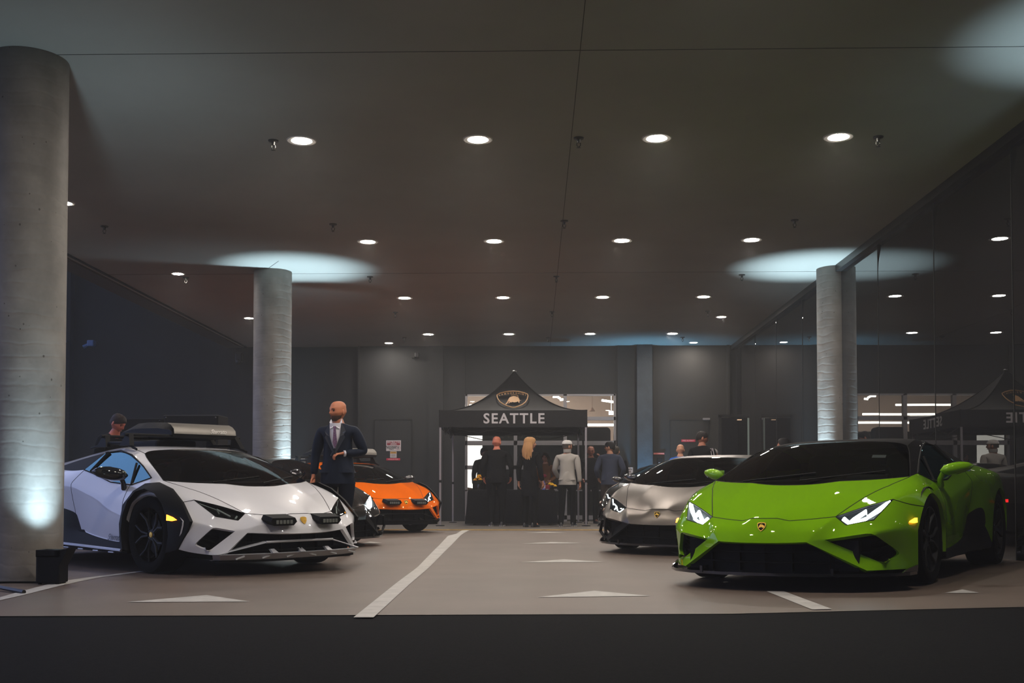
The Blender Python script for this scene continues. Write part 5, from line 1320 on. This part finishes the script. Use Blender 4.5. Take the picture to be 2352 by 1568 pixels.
def rally_kit(root, B, paint, low_dark=False):
    for sx in (-1, 1):
        for yc, front in ((0, True), (2.62, False)):
            if front:
                outer = [(.962, -.515, .215), (.935, -.60, .34), (.925, -.675, .465), (.905, -.50, .625), (.892, -.30, .745), (.900, -.08, .805), (.905, .12, .795), (.925, .30, .725), (.955, .43, .60), (.968, .475, .42), (.962, .47, .21)]
            else:
                outer = [(.968, -.50, .22), (.975, -.50, .40), (.977, -.47, .58), (.972, -.32, .74), (.962, -.14, .825), (.955, .02, .835), (.955, .18, .82), (.952, .35, .73), (.95, .46, .58), (.94, .49, .40), (.92, .48, .24)]
            n_ = len(outer); rows = [[], [], [], []]
            for k, (x, y, z) in enumerate(outer):
                a = -25 + 230 * k / (n_ - 1); a = radians(a); iy, iz = -.392 * cos(a), .345 + .392 * sin(a)
                rows[0].append(B((sx * (x - .012), yc + y, z))); rows[1].append(B((sx * (x + .014), yc + y * .985 + iy * .015, z * .985 + iz * .015)))
                rows[2].append(B((sx * 1.003, yc + iy * .85 + y * .15, iz * .85 + z * .15))); rows[3].append(B((sx * .985, yc + iy, iz)))
            t = MB(); t.grid(rows); t.grid([[p - Vector((sx * .05, 0, 0)) for p in rows[3]], rows[3]]); t.build('arch_flare', M_black, root, smooth=45)
        # auxiliary lamp pods on the nose
        cx = sx * .255; P = lambda x, y, z: B((cx + x, y, z)); t = MB()
        F_ = [(-.135, .0), (-.115, .034), (.115, .034), (.135, .0), (.10, -.034), (-.10, -.034)]
        fr_ = [P(x, -1.095 + .05 * abs(cx + x), .455 + z) for x, z in F_]; bk = [P(x * 1.06, -.94, .480 + z * 1.15) for x, z in F_]
        t.add(fr_ + bk, [(0, 1, 2, 3, 4, 5)] + [(i, (i + 1) % 6, (i + 1) % 6 + 6, i + 6) for i in range(6)])
        o = t.build('auxiliary_lamp', M_black, root, smooth=15)
        l = MB()
        for k in range(5): l.box(P(-.072 + .036 * k, -1.10 + .05 * abs(cx - .072 + .036 * k), .453), (.028, .006, .034), bev=.003)
        l.build('led_cell', mat('unlit_led_cell', (.16, .17, .16), .25), o)
        # bright sill strip and roof rails
        t = MB(); t.tube([B((sx * .972, .45, .172)), B((sx * .975, 1.2, .188)), B((sx * .985, 2.1, .205))], .014, n=6); 
        for k in range(5): t.box(B((sx * .978, .62 + .30 * k, .150 + .004 * k)), (.012, .10, .010))
        t.build('sill_strip', M_skid if paint is M_white_paint else M_black, root, smooth=40)
        t = MB(); t.tube([B((sx * .63, .80, 1.125)), B((sx * .62, 1.0, 1.19)), B((sx * .61, 1.35, 1.20)), B((sx * .61, 1.75, 1.155))], [.012, .018, .018, .012], n=8)
        for yy, zz in ((.98, 1.235), (1.45, 1.23)): t.prism([B((sx * .66, yy - .10, zz - .07)), B((sx * .66, yy + .10, zz - .07)), B((sx * .63, yy + .03, zz + .045)), B((sx * .63, yy - .03, zz + .045))], (-sx * .05, 0, 0))
        t.build('roof_rail', M_black, root, smooth=30)
    for yy, zz in ((.98, 1.275), (1.45, 1.27)):
        t = MB(); t.tube([B((x, yy, zz)) for x in (-.66, 0, .66)], .016, n=8); t.build('roof_bar', M_black, root, smooth=50)
    t = MB(); t.box(B((0, 1.42, 1.19)), (.46, .60, .10), bev=.03); t.build('roof_scoop', M_black, root)
rally_kit(white, Bw, M_white_paint); rally_kit(orange, Bo, M_orange_paint)
M_boxgrey = mat('satin_grey_box', (.20, .185, .165), .42, metal=.35)
def roof_box(car, B, label, x0, x1, y0, y1, z0, hgt, letter=True):
    Mw = car.matrix_basis.copy(); root = empty('roof_box', (0, 0, 0)); tag(root, label, 'roof box'); root.matrix_world = Mw
    t = MB(); sec = [(x0, 0), (x0 + .01, .55), (x0 + .09, 1.0), (x1 - .09, 1.0), (x1 - .01, .55), (x1, 0)]
    rows = []
    for y, f in ((y0, .30), (y0 + .05, .62), (y0 + .28, .92), (y0 + .6, 1.0), (y1 - .25, .97), (y1 - .04, .62), (y1, .3)):
        rows.append([B((x, y, z0 + hgt * z * f)) for x, z in sec])
    t.grid(rows); t.add(rows[0], [tuple(range(6))]); t.add(rows[-1], [tuple(range(6))]); t.add([rows[0][0], rows[0][-1], rows[-1][-1], rows[-1][0]], [(0, 1, 2, 3)])
    t.build('lid', M_black, root, smooth=35)
    f = MB(); xa, xb = x0 + .03, x1 - .02
    f.grid([[B((xa + (xb - xa) * k / 6, y, z)) for k in range(7)] for y, z in ((y0 - .012, z0 + .012), (y0 - .004, z0 + hgt * .40), (y0 + .055, z0 + hgt * .70), (y0 + .12, z0 + hgt * .84))]); fo = f.build('front_shell', M_boxgrey, root, smooth=60, fix=False)
    b_ = MB(); b_.prism([B((x0 + .02, y0, z0)), B((x1 - .02, y0, z0)), B((x1 - .02, y1, z0)), B((x0 + .02, y1, z0))], (0, 0, -.02)); b_.build('base_tray', M_black, root)
    if letter:
        V, Fc = text_mesh('Sterrato', .062, .0, .0012, italic=.45, spacing=.92)
        M4 = frame_of(B((x1 - .24, y0 - .018, z0 + hgt * .30)), (1, 0, 0), (0, .06, 1)); k = MB(); k.add([M4 @ Vector((v.x, v.y, .0)) for v in V], Fc); k.build('lettering', M_sw_, fo, fix=False)
    return root
M_sw_ = mat('pale_script', (.75, .72, .68), .4)
roof_box(white, Bw, 'black and grey aerodynamic roof box on the roof bars of the white car', -.17, .61, .95, 2.0, 1.288, .150)
roof_box(orange, Bo, 'small grey roof box on top of the orange car', -.30, .62, .85, 1.9, 1.292, .15, False)
# tall black equipment cases standing behind the white car
def equipment_case(label, px0, px1, pyt, Y, bright):
    a, b_ = at(px0, pyt, Y), at(px1, pyt, Y); w = b_.x - a.x; cx = (a.x + b_.x) / 2; z0 = gz(cx, Y); h = a.z - z0
    root = empty('equipment_case', (cx, Y, z0)); tag(root, label, 'case')
    t = MB(); t.box((0, 0, h / 2 + .03), (w, .6, h - .06), bev=.02); t.build('shell', M_black, root)
    t = MB(); t.box((0, -.302, h - .015), (w, .012, .012)); t.box((0, -.302, h - .25), (w, .012, .012))
    for x in (-w / 2 + .04, w / 2 - .04):
        t.sphere((x, -.305, h - .05), .014); t.sphere((x, -.305, h - .22), .014)
    t.build('edge_trim', mat('dull_steel', (.09, .09, .09), .4, metal=.5) if bright else M_dark_frame, root)
    for x in (-w / 2 + .08, w / 2 - .08):
        for y in (-.22, .22): MB().sphere((x, y, .03), .03).build('caster', M_rubber, root)
equipment_case('tall black equipment case with pale top edge, seen above the white car roof box', 390, 513, 955, 18.3, True)
equipment_case('lower black equipment case left of the pale-edged one, behind the looking-down man', 279, 386, 963, 18.4, False)
# script on the white door
V, Fc = text_mesh('Sterrato', .085, .0, .001, italic=.45, spacing=.92)
M4 = frame_of(Bw((-.948, .62, .285)), (0, -1, 0), (.05, 0, 1)); k = MB(); k.add([M4 @ Vector((v.x, v.y, .0)) for v in V], Fc); k.build('door_lettering', mat('grey_script', (.08, .08, .10), .5), white, fix=False)
# inspection stickers in the green windscreen
t = MB(); t.prism([Bg((.40, .395, .985)), Bg((.50, .43, .982)), Bg((.50, .465, 1.005)), Bg((.40, .43, 1.008))], (0, .004, 0)); t.build('windscreen_sticker', mat('pale_sticker', (.5, .58, .6), .5), green)
# ------------------------------------------------------------------ signs on the rear wall
def sign_plate(name, label, px0, py0, px1, py1, col, Y=None, t_=.006, cat='sign'):
    Y = Y or WY - .035; a, b_ = at(px0, py0, Y), at(px1, py1, Y)
    r = MB(); r.box(((a.x + b_.x) / 2, Y, (a.z + b_.z) / 2), (b_.x - a.x, t_, a.z - b_.z), bev=.004)
    o = r.build(name, col); tag(o, label, cat)
    M = frame_of(((a.x + b_.x) / 2, Y - t_ / 2 - .0005, (a.z + b_.z) / 2), (1, 0, 0), (0, 0, 1))
    return o, M, (b_.x - a.x), (a.z - b_.z)
def put_text(parent, M, txt, size, x, y, m, name='lettering', bold=0.0, **k):
    V, F = text_mesh(txt, size, .0006, bold, **k)
    t = MB(); t.add([M @ Vector((v.x + x, v.y + y, v.z + .001)) for v in V], F); return t.build(name, m, parent, fix=False)
def put_rect(parent, M, x, y, w, h, m, name='colour_band', z=.0004):
    t = MB(); t.add([M @ Vector((x + a * w / 2, y + b_ * h / 2, z)) for a, b_ in ((-1, -1), (1, -1), (1, 1), (-1, 1))], [(0, 1, 2, 3)]); return t.build(name, m, parent, fix=False)
M_sw = mat('sign_white', (.50, .46, .47), .5); M_sr = mat('sign_red', (.24, .015, .03), .5); M_sk = mat('sign_black', (.01, .01, .01), .5); M_sy = mat('sign_yellow', (.60, .30, .03), .5)
M_red_plate = mat('red_plate', (.50, .02, .05), .5); M_orange_plate = mat('faded_red_plate', (.55, .10, .06), .5); M_pale = mat('pale_letters', (.62, .35, .38), .5)
o, M, w, h = sign_plate('warning_sign', 'white and red restricted area sign on the charcoal rear wall', 887, 1011, 921, 1035.5, M_sw)
put_rect(o, M, 0, h * .24, w * .88, h * .38, M_sr); put_text(o, M, 'RESTRICTED', .064, 0, h * .33, M_sw, bold=.0012); put_text(o, M, 'AREA', .064, 0, h * .15, M_sw, bold=.0012)
for q, (s_, yy) in enumerate((('AUTHORIZED', -.08), ('PERSONNEL', -.21), ('ONLY', -.345))): put_text(o, M, s_, .044, -w * .14, h * yy, M_sk, bold=.001)
t = MB(); t.tube([M @ Vector((w * .31 + .045 * cos(2 * pi * k / 20), -h * .2 + .045 * sin(2 * pi * k / 20), .001)) for k in range(20)], .003, n=4, closed=True); t.build('ring_symbol', M_sr, o)
t = MB(); t.sphere(M @ Vector((w * .31, -h * .2 + .024, .001)), .008); t.tube([M @ Vector((w * .31, -h * .2 + .014, .001)), M @ Vector((w * .31, -h * .2 - .03, .001))], [.012, .005], n=6); t.build('figure_symbol', M_sk, o)
o, M, w, h = sign_plate('caution_sign', 'small white notice with a yellow caution band under the restricted sign', 896, 1036.2, 911, 1051, M_sw)
put_rect(o, M, 0, h * .30, w * .92, h * .28, M_sy); put_text(o, M, 'CAUTION', .026, 0, h * .30, M_sk, bold=.0008)
for k in range(4): put_rect(o, M, 0, h * (.05 - .12 * k), w * (.7 - .1 * (k % 2)), h * .03, M_sk, 'print_line')
o, M, w, h = sign_plate('red_sign', 'narrow dark red strip sign below the yellow caution notice', 887.5, 1052, 919, 1057, M_red_plate); put_text(o, M, 'SPRINKLER RISER', .033, 0, 0, M_pale, bold=.0008)
o, M, w, h = sign_plate('red_sign', 'red fire alarm strip sign behind the man in the striped jacket', 1565, 1009, 1597, 1014.5, M_red_plate); put_text(o, M, 'FIRE ALARM P', .046, 0, 0, M_pale, bold=.001)
o, M, w, h = sign_plate('red_sign', 'faded red strip sign right of the blue-lit pilaster above a black call box', 1501, 1039.5, 1526, 1043.5, M_orange_plate); put_text(o, M, 'FDC CONN PANEL', .03, 0, 0, M_pale, bold=.0006)
o, M, w, h = sign_plate('call_box', 'black call box on the wall under the faded red strip sign', 1509, 1051, 1521, 1070, M_black, t_=.05, cat='intercom'); put_rect(o, M, 0, -h * .1, w * .5, h * .06, M_sw, 'label_strip')
o, M, w, h = sign_plate('wall_light', 'flat grey wall lamp above the rear door, right of the striped jacket man', 1614, 960, 1630, 964.5, M_alu, t_=.12, cat='lamp')
put_rect(o, M, 0, -h * .9, w * .8, h * .4, M_dark_frame, 'bracket')
o, M, w, h = sign_plate('drop_box_sign', 'white drop box notice with a down arrow, right of the blue-grey shirt', 1416, 1073, 1454, 1095.5, M_sw, Y=WY - .075)
put_text(o, M, 'After Hours', .072, 0, h * .33, M_sk, bold=.0012); put_text(o, M, 'Drop Box', .072, .0, h * .08, M_sk, bold=.0012)
put_rect(o, M, w * .08, -h * .18, .010, h * .22, M_sk, 'arrow_symbol'); t = MB(); t.add([M @ Vector(p) for p in ((w * .08 - .035, -h * .22, .001), (w * .08 + .035, -h * .22, .001), (w * .08, -h * .36, .001))], [(0, 1, 2)]); t.build('arrow_symbol', M_sk, o, fix=False)
t = MB(); a, b_ = at(1414, 1098, WY), at(1456, 1118, WY); t.box(((a.x + b_.x) / 2, WY - .12, (a.z + b_.z) / 2), (b_.x - a.x, .18, a.z - b_.z), bev=.01); o = t.build('drop_box', mat('dull_box', (.035, .035, .037), .5)); tag(o, 'dull grey drop box on the wall under the white notice', 'box')

# ------------------------------------------------------------------ canopy tent
TX, TY, TW = -.445, 23.9, 1.525
M_canopy = noisy(mat('black_canopy_cloth', (.009, .0088, .0095), .8, spec=.3), 30, .2, .15); M_print = mat('printed_letters', (.50, .48, .50), .6); M_gold_print = mat('gold_print', (.62, .33, .12), .6)
tent = empty('canopy_tent', (0, 0, 0)); tag(tent, 'black pop-up canopy with SEATTLE valance and gold shield in front of the showroom', 'tent')
ZE, ZV, ZP = 2.375, 2.03, 3.36
def hip(t): return ZE + (ZP - ZE) * t ** 2.05
roof_p = None
t = MB(); n = 16
for q in range(4):
    R = Matrix.Rotation(q * pi / 2, 3, 'Z'); rows = []
    for i in range(n + 1):
        u = i / n
        rows.append([Vector((TX, TY, 0)) + R @ Vector(((1 - u) * TW * (2 * k / 8 - 1), -(1 - u) * TW, hip(u) - .03 * sin(pi * u) * (1 - (2 * k / 8 - 1) ** 2) * 1)) for k in range(9)])
    t.grid(rows)
roof_ = t.build('roof_cloth', M_canopy, tent, smooth=25)
t = MB()
for q in range(4):
    R = Matrix.Rotation(q * pi / 2, 3, 'Z')
    t.tube([Vector((TX, TY, 0)) + R @ Vector((-(1 - u) * TW, -(1 - u) * TW, hip(u) + .004)) for u in [k / 14 for k in range(15)]], .012, n=6)
t.build('hip_seam', M_fabric_black, roof_)
t = MB(); t.sphere((TX, TY, ZP + .0), .035, sc=(1.3, 1.3, .6)); t.build('peak_cap', M_alu, tent)
for q, nm in enumerate(('front', 'right', 'back', 'left')):
    R = Matrix.Rotation(q * pi / 2, 3, 'Z'); t = MB(); rows = []
    for z in (ZE + .005, (ZE + ZV) / 2, ZV):
        rows.append([Vector((TX, TY, 0)) + R @ Vector((x, -TW - .004 + (.004 * sin(x * 9) if z == ZV else 0), z)) for x in [TW * (2 * k / 16 - 1) for k in range(17)]])
    t.grid(rows); t.grid([[p + (R @ Vector((0, .006, 0))) for p in r2] for r2 in rows[::-1]])
    va = t.build('valance', M_canopy, tent, fix=False)
    V, F = text_mesh('SEATTLE', .29, .005, .006, spacing=1.18)
    M4 = Matrix.Translation((TX, TY, 0)) @ R.to_4x4() @ frame_of((0.02, -TW - .006, (ZE + ZV) / 2 - .0), (1, 0, 0), (0, 0, 1))
    k = MB(); k.add([M4 @ Vector((v.x, v.y, v.z)) for v in V], F); k.build('lettering', M_print, va, fix=False)
# shield with its name band and bull on the front slope
def on_roof(x, z, off=.012):
    t_ = max(0, (z - ZE) / (ZP - ZE)) ** (1 / 2.05)
    return Vector((TX + x, TY - TW * (1 - t_) - off, z))
def roof_z(px, py):
    """photo pixel -> (x, z) on the front slope"""
    z = 2.7
    for _ in range(12):
        t_ = max(0.0, (z - ZE) / (ZP - ZE)) ** (1 / 2.05); p = at(px, py, TY - TW * (1 - t_)); z = p.z
    return p.x - TX, p.z
def roof_mesh(pts2, name, m, closed_w=None, off=.014):
    t = MB()
    if closed_w: t.tube([on_roof(*roof_z(*p), off) for p in pts2], closed_w, n=5, closed=True)
    else:
        V = [on_roof(*roof_z(*p), off) for p in pts2]; t.add(V, [tuple(range(len(V)))])
    return t.build(name, m, roof_, fix=False)
def L(x, y): return (1120 + x / 19.6, 890 + y / 19.6)
S_out = [L(*p) for p in ((1170, 160), (1400, 175), (1640, 230), (1800, 295), (1815, 360), (1780, 520), (1700, 650), (1560, 760), (1400, 830), (1240, 880), (1150, 895), (1040, 870), (880, 820), (700, 735), (560, 640), (470, 520), (425, 390), (425, 330), (560, 250), (760, 200), (960, 168))]
roof_mesh(S_out, 'shield_outline', M_gold_print, .011)
B2 = [(800, 735), (880, 640), (910, 560), (990, 440), (1080, 395), (1180, 375), (1300, 400), (1390, 440), (1425, 510), (1440, 560), (1530, 575), (1440, 590), (1430, 680), (1395, 680), (1380, 610), (1300, 650), (1190, 665), (1120, 640), (1070, 680), (1060, 640), (960, 705), (925, 700), (1000, 640), (960, 620), (900, 690), (860, 740)]
roof_mesh([L(*p) for p in B2], 'bull_emblem', M_gold_print)
t = MB(); t.tube([on_roof(*roof_z(*L(*p)), .014) for p in ((1360, 420), (1375, 380), (1330, 345), (1230, 320), (1130, 322), (1050, 340))], .006, n=5); t.build('bull_tail', M_gold_print, roof_)
nm = 'LAMBORGHINI'; xs_ = [540, 655, 790, 925, 1050, 1165, 1290, 1405, 1500, 1590, 1705]; ys_ = [340, 310, 280, 262, 250, 247, 250, 262, 278, 300, 330]; rot = [.28, .22, .15, .10, .04, 0, -.04, -.10, -.16, -.2, -.28]
for ch, x_, y_, a_ in zip(nm, xs_, ys_, rot):
    V, F = text_mesh(ch, 112, 0.0, 2.0, align='CENTER'); V2 = []
    for v in V:
        vx, vy = v.x * cos(a_) - v.y * sin(a_), v.x * sin(a_) + v.y * cos(a_)
        V2.append(on_roof(*roof_z(*L(x_ + vx, y_ - vy)), .014))
    t = MB(); t.add(V2, F); t.build('shield_letter', M_gold_print, roof_, fix=False)
M_leg = mat('grey_tent_pole', (.30, .28, .31), .4, metal=.3)
for (x, y) in ((TX - 1.50, TY - 1.50), (TX + 1.50, TY - 1.50), (TX - 1.46, TY + 1.46), (TX + 1.46, TY + 1.46)):
    t = MB(); t.box((x, y, 1.03), (.04, .04, 2.06), bev=.004); o = t.build('tent_leg', M_leg, tent)
    MB().box((x, y, .92), (.052, .052, .05)).build('leg_joint', M_black, o)
    MB().lathe([(.0001, .0), (.09, .0), (.09, .012), (.03, .018), (.0001, .018)], c=(x, y, 0), n=20).build('foot_plate', M_black, o)
t = MB()
for s_ in (-1, 1):
    for a_ in (0, 1):
        P = [(-1.46, 2.02), (-.73, 1.86 if a_ else 2.10), (0, 2.02), (.73, 2.10 if a_ else 1.86), (1.46, 2.02)]
        t.tube([Vector((TX + x, TY + s_ * 1.46, z + .06)) for x, z in P], .010, n=5); t.tube([Vector((TX + s_ * 1.46, TY + x, z + .06)) for x, z in P], .010, n=5)
t.tube([(TX, TY, 2.3), (TX, TY, ZP)], .016)
t.build('scissor_truss', M_dark_frame, tent)

# ------------------------------------------------------------------ table under the canopy and what stands on it
def cloth_table(name, label, x0, x1, y0, y1, h):
    root = empty(name, ((x0 + x1) / 2, (y0 + y1) / 2, 0)); tag(root, label, 'table')
    t = MB(); t.box((0, 0, h - .015), (x1 - x0 - .04, y1 - y0 - .04, .03)); t.build('tabletop', M_black, root)
    for a in (-1, 1):
        for b_ in (-1, 1): MB().tube([(a * ((x1 - x0) / 2 - .1), b_ * ((y1 - y0) / 2 - .1), h - .03), (a * ((x1 - x0) / 2 - .12), b_ * ((y1 - y0) / 2 - .1), 0)], .014).build('leg', M_dark_frame, root)
    return root
def cloth(label, x0, x1, y0, y1, h):
    t = MB(); rows = []; N = 96; w2, d2 = (x1 - x0) / 2, (y1 - y0) / 2
    for k, (f, z) in enumerate(((.0, h + .004), (.9, h + .006), (1.0, h + .0), (1.02, h - .05), (1.03, h * .6), (1.05, h * .3), (1.07, .03))):
        row = []
        for i in range(N):
            a = 2 * pi * i / N; c, s = cos(a), sin(a); m_ = max(abs(c), abs(s)); px_, py_ = c / m_ * w2, s / m_ * d2
            rip = (.018 * sin(i * pi / 3) + .01 * sin(i * 1.3)) * max(0, (h - z) / h)
            row.append(Vector((px_ * f + (rip + .0) * (1 if c > 0 else -1) * (abs(c) >= abs(s)), py_ * f + rip * (1 if s > 0 else -1) * (abs(s) > abs(c)), z)))
        rows.append(row)
    t.grid(rows, closed=True); o = t.build('tablecloth', M_fabric_black, smooth=50, loc=((x0 + x1) / 2, (y0 + y1) / 2, 0)); tag(o, label, 'tablecloth')
cloth_table('folding_table', 'folding table under the canopy, hidden by its black cloth', -1.40, .42, 22.95, 23.7, .74)
cloth('black floor-length cloth over the table under the canopy', -1.40, .42, 22.95, 23.7, .745)
M_petal = noisy(mat('yellow_petals', (.75, .35, .01), .6), 30, .3); M_petal2 = mat('orange_yellow_petals', (.80, .45, .01), .6); M_stem = mat('green_leaves', (.03, .08, .015), .6)
def bouquet(label, px, py, Y, n, spread, m, seed, zt=.75):
    rr = random.Random(seed); c = at(px, py, Y); root = empty('flower_bouquet', (c.x, Y, zt)); tag(root, label, 'flowers', 'yellow flower arrangements on the table')
    v = MB(); v.lathe([(.0001, 0), (.04, 0), (.05, .06), (.035, .12), (.045, .14)], n=20); v.build('vase', M_dark_glass, root, smooth=40)
    for k in range(n):
        a = 2 * pi * k / n + rr.uniform(-.3, .3); d = spread * (.4 + .6 * rr.random()); p = Vector((d * cos(a), d * sin(a) * .7, c.z - zt + rr.uniform(-.05, .05)))
        b = MB()
        for j_ in range(3):
            for i in range(8):
                th = 2 * pi * i / 8 + j_ * .4; e = .9 - .3 * j_; q = p + Vector((.034 * cos(th) * e, .034 * sin(th) * e, .012 * j_)); b.sphere(q, .020, 8, 6, (1, 1, .6))
        b.sphere(p + Vector((0, 0, .02)), .018, 8, 6); b.build('blossom', m, root, smooth=50)
    s = MB()
    for k in range(7):
        a = 2 * pi * k / 7; s.tube([(0, 0, .05), (.03 * cos(a), .03 * sin(a), .12), (spread * .7 * cos(a), spread * .5 * sin(a), c.z - zt)], .004, n=5)
    s.build('stem', M_stem, root)
bouquet('yellow flower bouquet at the left end of the black table', 1101, 1098, 23.05, 6, .09, M_petal, 5)
bouquet('small vase of golden flowers at the right part of the table', 1268, 1112, 22.98, 4, .09, M_petal2, 9)
c = at(1249, 1118, 23.0); t = MB(); t.lathe([(.0001, 0), (.034, 0), (.034, .12), (.012, .16), (.012, .19), (.0001, .19)], n=18); o = t.build('pump_bottle', mat('clear_blue_bottle', (.12, .14, .45), .2), loc=(c.x, 23.0, .75), smooth=40); tag(o, 'small blue and white bottle on the table beside the golden flowers', 'bottle')
MB().lathe([(.0345, .03), (.0345, .10)], n=18).build('bottle_label', mat('bottle_label', (.5, .5, .6), .5), o)
c = at(1253, 1120, 23.1); t = MB(); t.box((0, 0, .05), (.14, .10, .10), bev=.01); o = t.build('gift_box', mat('crimson_card', (.28, .01, .03), .6), loc=(c.x + .02, 23.12, .75)); tag(o, 'small crimson box behind the bottle on the table', 'box')
c = at(1100, 1110, 23.3); t = MB(); t.box((0, 0, .09), (.22, .16, .18), bev=.012); o = t.build('speaker_box', M_black, loc=(c.x - .02, 23.3, .75)); tag(o, 'black box standing on the table behind the left bouquet', 'box')
for k, (px_, w_) in enumerate(((1257, .05), (1276, .07))):
    c = at(px_, 1126, 22.93); t = MB(); t.box((0, 0, .006), (w_, .06, .012)); o = t.build('card_holder', M_sw, loc=(c.x, 23.02, .752)); tag(o, ('tiny white card at the front edge of the table', 'wider white card at the right front edge of the table')[k], 'card')
# pale grid bench behind the cars near the second column
t = MB(); a, b_ = at(662, 1054, 24.5), at(700, 1066, 24.5)
for k in range(11): t.box((a.x + (b_.x - a.x) * k / 10, 24.5, a.z - .25), (.018, .03, .5))
t.box(((a.x + b_.x) / 2, 24.5, a.z), (b_.x - a.x, .04, .03)); t.box(((a.x + b_.x) / 2, 24.5, a.z - .5), (b_.x - a.x, .04, .03))
for x_ in (a.x, b_.x): t.box((x_, 24.5, (a.z - .5) / 2), (.03, .03, a.z - .5))
o = t.build('slatted_barrier', mat('pale_barrier', (.32, .30, .27), .6)); tag(o, 'pale slatted barrier showing above the black car beside the second column', 'barrier')
# ------------------------------------------------------------------ added haze volume that lifts the dark tones of the whole place
hz = bpy.data.materials.new('black_lift_haze'); hz.use_nodes = True; nt = hz.node_tree; nt.nodes.clear()
o_ = nt.nodes.new('ShaderNodeOutputMaterial'); v_ = nt.nodes.new('ShaderNodeVolumeScatter')
v_.inputs['Density'].default_value = LIFT_HAZE_DENSITY; v_.inputs['Color'].default_value = (.97, .98, 1.0, 1); v_.inputs['Anisotropy'].default_value = 0.0
nt.links.new(v_.outputs[0], o_.inputs['Volume'])
t = MB(); t.box((-2, 12, 4), (62, 52, 12)); hzo = t.build('haze', hz); tag(hzo, kind='stuff'); hzo['label'] = 'thin grey haze added through the whole garage to lift the dark tones'; hzo['category'] = 'haze'
hzo.visible_shadow = True
